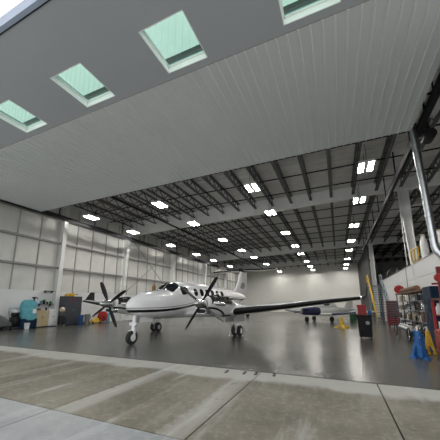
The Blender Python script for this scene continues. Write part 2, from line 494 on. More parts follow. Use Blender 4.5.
def body_point(secs, y, ang, off=0.0, x0=0.0, e=.86):
    """ang 0 = top, 90 = port side, 180 = belly"""
    w, zt, zb, zm = section_at(secs, y)
    a = R(ang); s, c = sin(a), cos(a)
    sx = math.copysign(abs(s) ** e, s); cz = math.copysign(abs(c) ** e, c)
    w += off
    return Vector((x0 + w * sx, y, zm + ((zt - zm + off) if c >= 0 else (zm - zb + off)) * cz))
def body(secs, ys, n=36, x0=0.0, a0=0, a1=360):
    o = MB(); full = a1 - a0 == 360
    rings = []
    for y in ys:
        k = n if full else n + 1
        rings.append([body_point(secs, y, a0 + (a1 - a0) * j / n, 0, x0) for j in range(k)])
    o.loft(rings, close=True)
    return o
def patch(secs, quad, name, m, parent, x0=0.0, rnd=.35, off=.012, nu=10, nv=8, superell=None):
    """window laid on the skin; quad = four (y, ang) corners; rounded outline"""
    o = MB(); top = []; bot = []
    N = 28; rings = 5
    def uv(u, v):
        (ya, aa), (yb, ab), (yc, ac), (yd, ad) = quad
        return (lerp(lerp(ya, yb, u), lerp(yd, yc, u), v), lerp(lerp(aa, ab, u), lerp(ad, ac, u), v))
    p = superell or 4
    R_ = []
    for r in range(rings, 0, -1):
        ring = []
        for k in range(N):
            t = 2 * pi * k / N
            c, s = cos(t), sin(t)
            q = (abs(c) ** p + abs(s) ** p) ** (-1 / p) * r / rings
            y, a = uv(.5 + .5 * q * c, .5 + .5 * q * s)
            ring.append(body_point(secs, y, a, off, x0))
        R_.append(ring)
    y, a = uv(.5, .5)
    base = [body_point(secs, *uv(.5 + .5 * (abs(cos(2 * pi * k / N)) ** p + abs(sin(2 * pi * k / N)) ** p) ** (-1 / p) * cos(2 * pi * k / N), .5 + .5 * (abs(cos(2 * pi * k / N)) ** p + abs(sin(2 * pi * k / N)) ** p) ** (-1 / p) * sin(2 * pi * k / N)), -.02, x0) for k in range(N)]
    o.loft([base] + R_, close=True)
    return o.build(name, m, parent, smooth=50)
def airfoil(n=10, t=.13):
    """closed outline (chord fraction, height fraction), from trailing edge over the top to the leading edge and back"""
    xs = [.5 * (1 + cos(pi * k / n)) for k in range(n + 1)]
    th = lambda x: 5 * t * (.2969 * x ** .5 - .126 * x - .3516 * x * x + .2843 * x ** 3 - .1015 * x ** 4)
    up_ = [(x, th(x) * 1.15) for x in xs]; lo = [(x, -th(x) * .85) for x in xs[::-1][1:-1]]
    return up_ + lo
def wing_ring(x, le, chord, z, t=.13, vertical=False, cut=None, off=0.0):
    pts = airfoil(10, t)
    if cut: pts = [q for q in pts if q[0] <= cut]
    r = []
    for c, h in pts:
        hh = h * chord + (off if h > 0 else -off if h < 0 else 0)
        cc = c * chord - (off if c < .02 else 0)
        r.append((hh, le + cc, z) if vertical else (x, le + cc, z + hh))
    return r

AC = empty('airplane', (-7.645, 7.531, 0), -.05636,
           label='large white twin-propeller airplane with black stripe and T-tail, parked nose to the door', cat='airplane')
FUS = [(.66, .02, 1.53, 1.47, 1.50), (.70, .11, 1.61, 1.38, 1.49), (.84, .25, 1.74, 1.25, 1.48), (1.15, .43, 1.93, 1.10, 1.47), (1.6, .58, 2.08, 1.01, 1.48), (2.2, .68, 2.18, .96, 1.52),
       (2.55, .72, 2.21, .94, 1.58), (2.80, .735, 2.29, .93, 1.62), (3.1, .75, 2.52, .92, 1.68), (3.45, .76, 2.67, .92, 1.72), (4.0, .765, 2.72, .92, 1.75), (6, .77, 2.72, .92, 1.76), (8.4, .77, 2.68, .95, 1.76),
       (9.4, .68, 2.63, 1.12, 1.82), (10.6, .48, 2.55, 1.42, 1.95), (11.8, .29, 2.44, 1.72, 2.06), (12.9, .14, 2.3, 1.95, 2.12), (13.4, .04, 2.2, 2.05, 2.12)]
ys = [.66, .675, .70, .77, .84, .93, 1.03, 1.15, 1.35, 1.6, 1.9, 2.2, 2.4, 2.55, 2.68, 2.8, 2.95, 3.1, 3.25, 3.45, 3.7, 4, 4.4, 5, 6, 7, 8, 8.4, 8.8, 9.4, 10, 10.6, 11.2, 11.8, 12.4, 12.9, 13.4]
body(FUS, ys, 44).build('fuselage', M_fus, AC, smooth=60)
for s in (1, -1):
    patch(FUS, [(2.64, s * 1), (2.80, s * 48), (3.34, s * 47), (3.30, s * 1)], 'windshield', M_glassdark, AC, superell=7)
    patch(FUS, [(3.28, s * 51), (3.36, s * 76), (3.92, s * 73), (3.84, s * 48)], 'cockpit_side_window', M_glassdark, AC, superell=5)
    for k in range(6):
        y = 4.56 + .60 * k
        patch(FUS, [(y - .18, s * 54), (y + .18, s * 54), (y + .18, s * 79), (y - .18, s * 79)], 'cabin_window', M_glassdark, AC, superell=2.3)
# wings: centre section to the nacelle, outer panel, winglet
WST = [(.3, 3.85, 2.75, 1.10, .16), (2.6, 3.95, 2.6, 1.17, .16), (8.25, 4.62, 1.15, 1.80, .12)]
for s in (1, -1):
    o = MB(); o.loft([wing_ring(s * x, le, ch, z, t) for x, le, ch, z, t in WST])
    wg = o.build('wing', M_white_ac, AC, smooth=45)
    o = MB(); o.loft([wing_ring(s * x, lerp(3.95, 4.62, (x - 2.6) / 5.65), lerp(2.6, 1.15, (x - 2.6) / 5.65), lerp(1.17, 1.80, (x - 2.6) / 5.65), lerp(.16, .12, (x - 2.6) / 5.65), cut=.11, off=.006) for x in (3.05, 5, 8.2)])
    o.build('deice_boot', M_boot, wg, smooth=45)
    # winglet curving up from the tip
    rings = []
    for (dx, le, ch, z) in ((0, 4.62, 1.15, 1.80), (.10, 4.80, .92, 1.84), (.17, 5.0, .70, 1.93), (.26, 5.42, .34, 2.42)):
        rr = []
        tilt = {0: 0, .10: .5, .17: 1.1, .26: 1.35}[dx]
        for c, h in airfoil(10, .1):
            rr.append((s * (8.25 + dx - h * ch * sin(tilt)), le + c * ch, z + h * ch * cos(tilt)))
        rings.append(rr)
    o = MB(); o.loft(rings); wl = o.build('winglet', M_boot, wg, smooth=50)
    wl['label'] = 'black winglet'
    o = MB(); o.loft([wing_ring(s * x, lerp(3.95, 4.62, (x - 2.6) / 5.65) + lerp(2.6, 1.15, (x - 2.6) / 5.65) * .80, lerp(2.6, 1.15, (x - 2.6) / 5.65) * .22, lerp(1.17, 1.80, (x - 2.6) / 5.65) + .012, .12) for x in (5.4, 8.0)])
    o.build('aileron', M_white_ac, wg, smooth=45)
# fin and T-tail
o = MB()
o.loft([wing_ring(0, 10.2, 3.2, 2.38, .05, True), wing_ring(0, 11.15, 2.2, 2.72, .08, True), wing_ring(0, 11.55, 1.85, 3.1, .10, True), wing_ring(0, 12.25, 1.35, 4.22, .11, True)])
fin = o.build('tail_fin', M_white_ac, AC, smooth=45)
o = MB(); o.box(-.02, .02, 13.0, 13.62, 2.35, 4.15); 
o.loft([wing_ring(0, 12.85, .75, 2.45, .06, True), wing_ring(0, 13.15, .48, 4.15, .08, True)])
o.build('rudder', M_white_ac, fin, smooth=45)
for s in (1, -1):
    o = MB()
    prof = [(s * .1, 12.0, 2.86), (s * .1, 12.2, 2.78), (s * .1, 12.75, 2.80), (s * .1, 12.95, 3.04), (s * .1, 12.8, 3.24), (s * .1, 12.5, 3.30), (s * .1, 12.15, 3.16)]
    def sk(y, z): return .105
    pts = [(y, z) for _, y, z in prof]
    o.loft([[(s * (sk(y, z) - .05), y, z) for y, z in pts], [(s * sk(y, z), y, z) for y, z in pts]])
    e_ = o.build('emblem', M_emblem, fin); e_['label'] = 'grey emblem on the fin'
o = MB(); o.loft([wing_ring(x, le, ch, 4.27, .11) for x, le, ch in ((-2.8, 12.75, .75), (-.0, 12.2, 1.35), (2.8, 12.75, .75))])
tp = o.build('tailplane', M_white_ac, AC, smooth=45)
o = MB(); o.loft([wing_ring(x, le, ch, 4.27, .11, cut=.14, off=.006) for x, le, ch in ((-2.75, 12.74, .76), (-.0, 12.2, 1.35), (2.75, 12.74, .76))])
o.build('deice_boot', M_boot, tp, smooth=45)
o = MB(); o.lathe([(.01, -.42), (.14, -.3), (.17, 0), (.15, .6), (.01, 1.3)], (0, 12.5, 4.27), (0, 1, 0), 14)
o.build('tail_bullet', M_boot, tp, smooth=45)
# engine nacelles
NAC = [(2.18, .29, 1.88, 1.30, 1.60), (2.4, .33, 1.93, 1.22, 1.60), (2.9, .37, 1.97, 1.10, 1.58), (3.6, .41, 2.0, 1.02, 1.56), (4.4, .42, 1.98, .98, 1.52), (5.3, .40, 1.86, .96, 1.45), (6.2, .28, 1.66, 1.04, 1.38), (7.0, .08, 1.42, 1.22, 1.34)]
NACR = [(4.0, .42, 1.74, .98, 1.48), (4.4, .42, 1.72, .98, 1.46), (5.3, .40, 1.62, .96, 1.40), (6.2, .28, 1.54, 1.04, 1.36), (7.0, .08, 1.42, 1.22, 1.34)]
nys = [2.18, 2.3, 2.4, 2.6, 2.9, 3.2, 3.6, 4.0, 4.4, 4.8, 5.3, 5.8, 6.2, 6.6, 7.0]
for s in (1, -1):
    x0 = 2.6 * s
    if True:
        # the upper cowling is off: lower shell in front, closed shell behind, engine showing
        o = body(NAC, [y for y in nys if y <= 4.4], 24, x0, 92, 268)
        o2 = body(NACR, [y for y in nys if y >= 4.4], 28, x0); o.add(o2.v, o2.f)
        o2 = body(NAC, [2.18, 2.3], 28, x0); o.add(o2.v, o2.f)
        nc = o.build('engine_nacelle', M_nac, AC, smooth=50)
        e = MB(); e.lathe([(.2, 2.3), (.24, 2.5), (.24, 2.9), (.29, 2.95), (.29, 3.3), (.22, 3.35), (.25, 3.9), (.25, 4.38)], (x0, 0, 1.64), (0, 1, 0), 16)
        for k in range(9):
            a = 2 * pi * k / 9
            e.tube([(x0 + .26 * cos(a), 2.5, 1.64 + .26 * sin(a)), (x0 + .33 * cos(a), 2.9, 1.64 + .3 * sin(a)), (x0 + .29 * cos(a + .3), 3.5, 1.64 + .28 * sin(a + .3)), (x0 + .27 * cos(a + .2), 4.35, 1.64 + .26 * sin(a + .2))], .022, 6)
        en = e.build('engine', M_tarnish, AC, smooth=40); en['label'] = 'dark bare engine with its upper cowling off'
        for yb, hb in ((2.6, .32), (3.1, .36), (3.6, .3), (4.0, .34)):
            MB().rbox(x0 - .27, x0 + .27, yb - .14, yb + .14, 1.52, 1.60 + hb, .08).build('accessory', M_black if yb < 3.5 else M_tarnish, en, smooth=40)
        t_ = MB()
        for a, b_ in (((-.3, 4.38, 1.95), (-.14, 2.6, 1.87)), ((.3, 4.38, 1.95), (.14, 2.6, 1.87)), ((.36, 4.38, 1.55), (.26, 2.6, 1.58)), ((-.3, 4.38, 1.95), (.14, 2.6, 1.87))):
            t_.cyl((x0 + a[0], a[1], a[2]), (x0 + b_[0], b_[1], b_[2]), .02, n=8)
        t_.build('engine_mount', M_grey, en, smooth=40)
    # chin inlet lip and opening
    o = MB(); rr = []
    for y, g in ((2.02, .85), (2.06, 1), (2.35, 1.06)):
        rr.append([(x0 + .24 * g * math.copysign(abs(cos(a)) ** .6, cos(a)), y, 1.30 + .12 * g * math.copysign(abs(sin(a)) ** .8, sin(a))) for a in [2 * pi * k / 20 for k in range(20)]])
    o.loft(rr); il = o.build('air_inlet', M_chrome, nc, smooth=45)
    o = MB(); o.loft([[(x0 + .19 * math.copysign(abs(cos(a)) ** .6, cos(a)), y, 1.30 + .085 * math.copysign(abs(sin(a)) ** .8, sin(a))) for a in [2 * pi * k / 20 for k in range(20)]] for y in (2.01, 2.1)])
    o.build('inlet_opening', M_black, nc, smooth=45)
    for q in (1, -1):
        o = MB(); o.tube([(x0 + q * .26, 2.55, 1.62), (x0 + q * .42, 2.6, 1.60), (x0 + q * .5, 2.72, 1.58), (x0 + q * .54, 2.95, 1.56)], [.08, .085, .085, .075], 12)
        o.build('exhaust_stack', M_chrome, nc, smooth=50)
    # propeller
    pr_ = MB(); pr_.cyl((x0, 1.93, 1.60), (x0, 2.2, 1.60), .16, .2, 20)
    prop = pr_.build('propeller', M_grey, AC, smooth=40)
    o = MB(); o.lathe([(.004, 1.50), (.06, 1.53), (.11, 1.60), (.155, 1.72), (.185, 1.88), (.195, 2.05), (.19, 2.1)], (x0, 0, 1.60), (0, 1, 0), 24)
    o.build('spinner', M_chrome, prop, smooth=50)
    base = 35 if s == 1 else -30
    for k in range(4):
        a = R(base + 90 * k); d = Vector((sin(a), 0, cos(a))); tg = Vector((cos(a), 0, -sin(a)))
        rings = []
        for r, ch, tw, th in ((.12, .10, 90, .09), (.25, .12, 88, .07), (.42, .22, 86, .045), (.7, .26, 84, .034), (.95, .25, 82, .026), (1.14, .21, 81, .02), (1.22, .13, 80, .014), (1.245, .03, 80, .008)):
            cd = tg * cos(R(tw)) + Vector((0, 1, 0)) * sin(R(tw)); nd = d.cross(cd)
            c0 = Vector((x0, 1.98, 1.60)) + d * r
            rings.append([c0 + cd * (ch / 2 * cos(t)) + nd * (th / 2 * sin(t)) for t in [2 * pi * j / 12 for j in range(12)]])
        o = MB(); o.loft(rings); o.build('blade', M_prop, prop, smooth=50)
# landing gear
def wheel(name, c, r, w, parent):
    x, y, z = c
    o = MB(); o.lathe([(r * .5, -w * .5), (r * .85, -w * .5), (r * .96, -w * .38), (r, -w * .15), (r, w * .15), (r * .96, w * .38), (r * .85, w * .5), (r * .5, w * .5)], c, (1, 0, 0), 28, ring=True)
    t = o.build(name, M_rubber, parent, smooth=40)
    o = MB(); o.lathe([(.02, -w * .42), (r * .3, -w * .52), (r * .36, -w * .40), (r * .58, -w * .49), (r * .58, w * .49), (r * .36, w * .40), (r * .3, w * .52), (.02, w * .42)], c, (1, 0, 0), 24)
    o.build('hub', M_whitep, t if parent.type == 'EMPTY' and parent == AC else parent, smooth=40)
    return t
o = MB()
o.cyl((0, 1.05, .52), (0, 1.12, 1.15), .075, n=14); o.cyl((0, 1.02, .34), (0, 1.06, .62), .05, n=12)
o.cyl((.11, 1.0, .80), (.11, 1.1, .80), .07, n=14); o.cyl((-.11, 1.0, .80), (-.11, 1.1, .80), .07, n=14); o.box(-.16, .16, 1.06, 1.1, .76, .84)
o.box(-.14, .14, .97, 1.06, .50, .56); o.box(-.14, -.115, .96, 1.05, .25, .56); o.box(.115, .14, .96, 1.05, .25, .56)
o.cyl((-.15, 1.0, .275), (.15, 1.0, .275), .03, n=12)
o.bar((0, 1.10, .55), (0, 1.24, .68), .05, .03); o.bar((0, 1.24, .68), (0, 1.12, .86), .05, .03)
o.cyl((-.05, 1.12, 1.0), (-.03, 1.7, 1.1), .025, n=8)
o.cyl((.07, .99, .9), (.07, 1.05, .62), .02, n=8)
ng = o.build('nose_gear', M_whitep, AC, smooth=40)
wheel('wheel', (0, 1.0, .275), .275, .17, ng)
for s in (1, -1):
    o = MB(); o.box(s * .20 - .008, s * .20 + .008, 1.2, 1.95, .86, 1.06)
    o.build('gear_door', M_white_ac, AC)
for s in (1, -1):
    x = 2.6 * s
    o = MB()
    o.cyl((x, 5.35, .58), (x, 5.15, 1.1), .06, n=14); o.cyl((x, 5.47, .29), (x, 5.33, .65), .042, n=12)
    o.cyl((x - .24, 5.5, .27), (x + .24, 5.5, .27), .035, n=12)
    o.bar((x, 5.36, .6), (x, 5.22, .48), .06, .03); o.bar((x, 5.22, .48), (x, 5.46, .34), .06, .03)
    o.cyl((x, 5.22, .9), (x, 4.6, 1.12), .028, n=8)
    mg = o.build('main_gear', M_whitep, AC, smooth=40)
    for q in (-1, 1): wheel('wheel', (x + q * .15, 5.5, .27), .27, .16, mg)
    for q in (-1, 1):
        o = MB(); o.box(x + q * .30 - .008, x + q * .30 + .008, 4.7, 5.75, .72, 1.06); o.build('gear_door', M_white_ac, AC)
# small fittings
o = MB(); o.loft([wing_ring(0, 5.2, .3, 2.66, .1, True), wing_ring(0, 5.35, .16, 2.86, .1, True)]); o.build('antenna', M_white_ac, AC)
for s in (1, -1):
    o = MB(); o.tube([(s * .3, 1.1, 1.24), (s * .32, 1.08, 1.14), (s * .32, .9, 1.12)], .012, 6); o.build('pitot_tube', M_chrome, AC)
# ------------------------------------------------------------------ aircraft parked deeper in the hall
def light_airplane(name, loc, rz, paint, low, label, group=None):
    """low-wing single; local -y is the nose"""
    a = empty(name, loc, rz, label=label, cat='airplane', group=group)
    F = [(-.02, .03, 1.02, .92, .97), (.06, .30, 1.22, .70, .95), (.5, .42, 1.30, .62, .95), (1.3, .5, 1.36, .58, .95), (2.1, .56, 1.40, .56, .96), (3.6, .56, 1.40, .58, .98), (5.0, .34, 1.28, .72, 1.0), (6.6, .12, 1.12, .92, 1.02), (7.0, .03, 1.06, 1.0, 1.03)]
    body(F, [-.02, .06, .3, .5, .9, 1.3, 1.7], 24).build('cowling', low, a, smooth=60)
    body(F, [1.7, 2.1, 2.6, 3.1, 3.6, 4.3, 5, 5.8, 6.6, 7.0], 24).build('fuselage', paint, a, smooth=60)
    C = [(1.5, .3, 1.40, 1.2, 1.3), (2.0, .46, 1.78, 1.2, 1.35), (2.6, .5, 1.92, 1.2, 1.4), (3.5, .46, 1.86, 1.2, 1.4), (4.4, .2, 1.42, 1.2, 1.3)]
    cn = body(C, [1.5, 1.75, 2.0, 2.3, 2.6, 3.0, 3.5, 4, 4.4], 24).build('cabin_roof', paint, a, smooth=60)
    for s in (1, -1):
        patch(C, [(1.62, s * 3), (1.66, s * 50), (2.12, s * 52), (2.12, s * 3)], 'windshield', M_glassdark, cn, superell=6)
        patch(C, [(2.22, s * 48), (2.22, s * 86), (2.95, s * 86), (2.95, s * 46)], 'cabin_window', M_glassdark, cn, superell=5)
        o = MB(); o.loft([wing_ring(s * x, le, ch, z, .14) for x, le, ch, z in ((.3, 1.65, 1.9, .66), (1.6, 1.75, 1.7, .72), (4.6, 2.05, 1.15, .98))])
        wgo = o.build('wing', paint, a, smooth=45)
        o = MB(); o.loft([wing_ring(s * x, lerp(1.75, 2.05, (x - 1.6) / 3), lerp(1.7, 1.15, (x - 1.6) / 3), lerp(.72, .98, (x - 1.6) / 3), .14, cut=.2, off=.006) for x in (1.6, 3, 4.55)])
        o.build('leading_edge', low, wgo, smooth=45)
        o = MB(); o.cyl((s * .95, 2.5, .7), (s * 1.0, 2.5, .3), .04, n=8); g_ = o.build('main_gear', M_grey, a, smooth=40)
        o = MB(); o.lathe([(.12, -.07), (.22, -.075), (.25, -.03), (.25, .03), (.22, .075), (.12, .07)], (s * 1.0, 2.5, .25), (1, 0, 0), 20); o.build('wheel', M_rubber, g_, smooth=40)
        o = MB(); o.loft([wing_ring(s * x, le, ch, 1.08, .1) for x, le, ch in ((.05, 6.0, .85), (1.6, 6.2, .6))]); o.build('tailplane', paint, a, smooth=45)
    o = MB(); o.cyl((0, .55, .66), (0, .5, .28), .035, n=8); g_ = o.build('nose_gear', M_grey, a, smooth=40)
    o = MB(); o.lathe([(.12, -.06), (.22, -.065), (.25, -.03), (.25, .03), (.22, .065), (.12, .06)], (0, .5, .25), (1, 0, 0), 20); o.build('wheel', M_rubber, g_, smooth=40)
    o = MB(); o.loft([wing_ring(0, 5.5, 1.4, 1.15, .08, True), wing_ring(0, 6.3, .65, 2.25, .08, True)]); o.build('tail_fin', paint, a, smooth=45)
    p_ = MB(); p_.lathe([(.01, -.36), (.08, -.25), (.13, -.08), (.13, -.02)], (0, 0, .97), (0, 1, 0), 16); pr2 = p_.build('propeller', M_grey, a, smooth=50)
    for k in range(2):
        an = R(80 + 180 * k); d = Vector((sin(an), 0, cos(an))); tg = Vector((cos(an), 0, -sin(an))); rings = []
        for r, ch, tw in ((.1, .1, 50), (.4, .15, 35), (.75, .13, 22), (.93, .05, 18)):
            cd = tg * cos(R(tw)) + Vector((0, 1, 0)) * sin(R(tw)); nd = d.cross(cd); c0 = Vector((0, -.12, .97)) + d * r
            rings.append([c0 + cd * (ch / 2 * cos(t)) + nd * (.012 * sin(t)) for t in [2 * pi * j / 10 for j in range(10)]])
        o = MB(); o.loft(rings); o.build('blade', M_prop, pr2, smooth=50)
    return a
M_ac_grey = mat('aircraft_pale_grey', (.55, .56, .56), .25, var=.03)
light_airplane('light_airplane', (-2.95, 24.6, 0), R(-38), M_ac_grey, M_navy, 'small low-wing airplane with a dark navy nose behind the large wing')
light_airplane('light_airplane', (-10.2, 33.0, 0), R(118), M_white_ac, M_white_ac, 'small all-white airplane standing far back behind the big wing')

# ------------------------------------------------------------------ equipment along the left wall
def single(o, label, cat, group=None): return tag(o, label, cat, group)

# covered tug at the very edge
t = empty('covered_cart', (-19.55, 9.75, 0), 0, 'low cart under a dark grey cover at the left edge of the photo', 'cart')
o = MB(); sec = []
for yy, wv, h in ((-.85, .30, .42), (-.75, .36, .74), (-.45, .40, .98), (0, .42, 1.02), (.4, .40, .84), (.75, .36, .52), (.85, .28, .36)):
    sec.append([(wv * sx, yy, .26 + (h - .26) * sz) for sx, sz in ((-1, 0), (-1.02, .35), (-.92, .72), (-.6, .95), (0, 1), (.6, .95), (.92, .72), (1.02, .35), (1, 0))])
o.loft(sec); o.build('cover', M_cover, t, smooth=60)
MB().rbox(-.36, .36, -.8, .8, .10, .28, .03).build('chassis', M_black, t)
for sx in (-1, 1):
    for sy in (-.55, .55): MB().cyl((sx * .33, sy, .13), (sx * .40, sy, .13), .13, n=16).build('wheel', M_rubber, t, smooth=40)

t = empty('floor_machine', (-19.55, 10.86, 0), 0, 'black upright wheeled machine with a white top left of the teal-covered tank', 'machine')
MB().rbox(-.25, .25, -.22, .22, .14, .80, .06).build('body', M_black, t, smooth=40)
MB().rbox(-.20, .16, -.20, .18, .80, 1.06, .07).build('tank', M_black, t, smooth=40)
MB().rbox(-.24, .2, -.22, .2, 1.06, 1.22, .06).build('lid', M_whitep, t, smooth=40)
MB().tube([(-.2, -.2, .7), (-.24, -.28, 1.1), (-.15, -.30, 1.36), (-.15, .20, 1.36), (-.24, .22, 1.1), (-.2, .18, .7)], .022).build('handle', M_grey, t, smooth=50)
for sx in (-.2, .2):
    for sy in (-.18, .18): MB().cyl((sx - .03, sy, .07), (sx + .03, sy, .07), .07, n=14).build('wheel', M_rubber, t, smooth=40)
MB().rbox(-.3, .34, -.3, .3, .03, .14, .03).build('brush_deck', M_dgrey, t)

# teal covered unit
t = empty('covered_tank', (-19.42, 11.55, 0), 0, 'tall tank draped in teal cloth on a dark blue base beside the left wall', 'tank')
MB().rbox(-.40, .40, -.52, .44, .04, .66, .03).build('base', M_dblue, t)
o = MB(); rings = []
for z, rr in ((.56, .44), (.70, .47), (1.1, .45), (1.5, .43), (1.72, .40), (1.86, .30), (1.92, .12), (1.93, .01)):
    rings.append([((rr + .022 * sin(7 * a + z * 3) * min(1, (1.95 - z) * 2)) * math.copysign(abs(cos(a)) ** .7, cos(a)), (rr + .022 * sin(7 * a + z * 3) * min(1, (1.95 - z) * 2)) * math.copysign(abs(sin(a)) ** .7, sin(a)), z) for a in [2 * pi * k / 40 for k in range(40)]])
o.loft(rings); o.build('cloth', M_teal, t, smooth=60)
for sx in (-.34, .34):
    for sy in (-.36, .36): MB().cyl((sx, sy, 0), (sx, sy, .05), .04, n=10).build('foot', M_black, t)
MB().rbox(.42, .45, .05, .28, 1.0, 1.3, .01).build('tag', M_paper, t)
t = empty('hose_nozzle', (-19.32, 11.8, 1.885), 0, 'small black pump head on top of the teal-covered tank', 'pump')
MB().cyl((0, 0, -.04), (0, 0, .12), .05, n=12).build('body', M_black, t, smooth=40)
MB().rbox(-.12, .14, -.1, .1, .12, .22, .03).build('head', M_black, t, smooth=40)
MB().tube([(.1, 0, .17), (.22, .06, .18), (.26, .1, .05)], .02).build('spout', M_black, t, smooth=40)
t = empty('bucket', (-18.72, 11.18, 0), 0, 'white bucket on the floor in front of the teal-covered tank', 'bucket')
MB().lathe([(.10, 0), (.125, .02), (.16, .36), (.17, .37), (.17, .40), (.145, .40), (.11, .03), (.01, .03)], n=22).build('pail', M_whitep, t, smooth=40)
MB().tube([(0, -.165, .36), (.1, -.12, .26), (.13, 0, .22), (.1, .12, .26), (0, .165, .36)], .007, 6).build('handle', M_chrome, t)

# two base cabinets
def cabinet(loc, w_, d_, h_, m, label, ndoor):
    c = empty('cabinet', loc, 0, label, 'cabinet')
    MB().box(-d_ / 2, d_ / 2 - .02, -w_ / 2, w_ / 2, .07, h_ - .03).build('carcass', m, c)
    MB().box(-d_ / 2, d_ / 2 - .06, -w_ / 2 + .01, w_ / 2 - .01, 0, .07).build('plinth', M_dgrey, c)
    MB().box(-d_ / 2 - .01, d_ / 2 + .01, -w_ / 2 - .01, w_ / 2 + .01, h_ - .03, h_).build('top', m, c)
    for k in range(ndoor):
        a = -w_ / 2 + w_ * k / ndoor + .008; b_ = -w_ / 2 + w_ * (k + 1) / ndoor - .008
        dd = MB().box(d_ / 2 - .02, d_ / 2, a, b_, .09, h_ - .05).build('door', m, c)
        yh = b_ - .06 if k % 2 == 0 else a + .06
        MB().box(d_ / 2, d_ / 2 + .02, yh - .01, yh + .01, h_ * .55, h_ * .68).build('handle', M_grey, dd)
    return c
cabinet((-19.55, 12.47, 0), .88, .62, 1.18, M_tan, 'tan wooden cabinet between the teal-covered tank and the white cabinet', 2)
cabinet((-19.55, 13.27, 0), .66, .62, 1.16, M_whitep, 'white cabinet right of the tan wooden one by the left wall', 2)
o = MB(); o.box(-.12, .14, -.2, .2, 0, .09); o.box(-.1, .12, -.18, .18, .09, .1)
single(o.build('paper_stack', M_paper, loc=(-19.42, 13.12, 1.16)), 'white stack of paper lying on the white cabinet', 'paper')
o = MB().cyl((0, 0, 0), (0, 0, .16), .06, n=14); o.cyl((0, 0, .16), (0, 0, .22), .03, n=12)
single(o.build('bottle', M_black, loc=(-19.36, 12.74, 1.18), smooth=40), 'short dark bottle on the right end of the tan cabinet', 'bottle')
o = MB().rbox(-.12, .12, -.14, .14, 0, .15, .02)
single(o.build('box', M_brown, loc=(-19.5, 12.25, 1.18)), 'small brown box on the left end of the tan cabinet', 'box')
# wall shelves
t = empty('wall_shelf', (-19.99, 13.05, 1.60), 0, 'long dark shelf on the left wall above the white cabinet', 'shelf')
MB().box(-.18, .16, -.5, .5, 0, .04).build('board', M_dgrey, t)
for sy in (-.4, .4): MB().prism([(-.175, 0), (.1, 0), (-.175, -.22)], 'y', sy - .012, sy + .012).build('bracket', M_dgrey, t)
t = empty('wall_shelf', (-19.99, 13.25, 2.575), 0, 'short dark shelf high on the left wall, above the long one', 'shelf')
MB().box(-.18, .14, -.33, .33, 0, .04).build('board', M_dgrey, t)
for sy in (-.25, .25): MB().prism([(-.175, 0), (.08, 0), (-.175, -.16)], 'y', sy - .012, sy + .012).build('bracket', M_dgrey, t)
t = empty('potted_plant', (-19.93, 12.9, 1.64), 0, 'leafy green plant in a dark pot on the long wall shelf', 'plant')
MB().lathe([(.07, 0), (.10, .14), (.11, .15), (.11, .17), (.01, .16)], n=16).build('pot', M_black, t, smooth=40)
o = MB()
for k in range(34):
    a = random.uniform(0, 2 * pi); e = random.uniform(.1, 1.3); l = random.uniform(.12, .26)
    d = Vector((cos(a) * cos(e) * .7, sin(a) * cos(e), sin(e))); s_ = d.cross(Vector((0, 0, 1))).normalized() * .04; b0 = Vector((0, 0, .15))
    o.add([b0, b0 + d * l * .55 + s_, b0 + d * l, b0 + d * l * .55 - s_], [(0, 1, 2, 3)])
fo = o.build('foliage', M_green, t); fo['kind'] = 'stuff'
for (yy, hh, m_, lb, nm) in ((12.68, .20, M_teal, 'teal jar left of the plant on the long wall shelf', 'jar'), (13.16, .14, M_dgrey, 'dark grey tin right of the plant on the long wall shelf', 'tin'), (13.4, .18, M_green, 'green tin at the right end of the long wall shelf', 'tin')):
    o = MB().cyl((0, 0, 0), (0, 0, hh), .07, n=16); o.cyl((0, 0, hh), (0, 0, hh + .02), .075, n=16)
    single(o.build(nm, m_, loc=(-19.95, yy, 1.64), smooth=40), lb, 'tin' if nm == 'tin' else 'jar')
# shop vacuum between white cabinet and grey cabinet
t = empty('shop_vacuum', (-18.98, 13.72, 0), 0, 'black upright vacuum with a beige dome top between the white and grey cabinets', 'vacuum')
MB().lathe([(.14, .12), (.20, .14), (.21, .62), (.19, .66), (.17, .78)], n=22).build('drum', M_black, t, smooth=40)
MB().lathe([(.18, .78), (.19, .86), (.15, 1.0), (.13, 1.06)], n=20).build('motor_head', M_dgrey, t, smooth=50)
MB().lathe([(.13, 1.06), (.19, 1.12), (.20, 1.22), (.15, 1.34), (.06, 1.40), (.01, 1.41)], n=22).build('dome', M_beige, t, smooth=60)
MB().tube([(.2, .05, .55), (.34, .10, .62), (.36, .06, .3), (.30, -.1, .06), (.16, -.2, .05)], .035, 10).build('hose', M_black, t, smooth=50)
for k in range(4):
    a = pi / 4 + k * pi / 2; MB().cyl((.19 * cos(a) - .02, .19 * sin(a), .06), (.19 * cos(a) + .02, .19 * sin(a), .06), .06, n=12).build('caster', M_grey, t, smooth=40)
    
# tall dark grey locker cabinet
t = empty('storage_cabinet', (-19.4, 14.72, 0), 0, 'tall dark grey two-door steel cabinet against the left wall', 'cabinet')
MB().box(-.33, .28, -.76, .72, .06, 2.22).build('carcass', M_dgrey, t)
MB().box(-.30, .25, -.73, .69, 0, .06).build('plinth', M_black, t)
for k, (a, b_) in enumerate(((-.75, -.025), (-.015, .71))):
    dd = MB().box(.28, .30, a, b_, .1, 2.19).build('door', M_dgrey, t)
    yh = b_ - .07 if k == 0 else a + .07
    MB().cyl((.33, yh, 1.1), (.33, yh, 1.25), .015, n=8).build('handle', M_chrome, dd)
for (yy, zz, ww, hh) in ((-.30, 2.0, .2, .1), (.02, 2.04, .3, .12), (-.22, 1.82, .26, .08)):
    st_ = MB().box(.300, .306, yy - ww / 2, yy + ww / 2, zz - hh / 2, zz + hh / 2).build('sticker', M_dred, t); st_['label'] = 'dark red sticker near the top of the doors'
t = empty('power_drill', (-19.36, 14.75, 2.22), 0, 'yellow power tool lying on top of the tall dark grey cabinet', 'power tool')
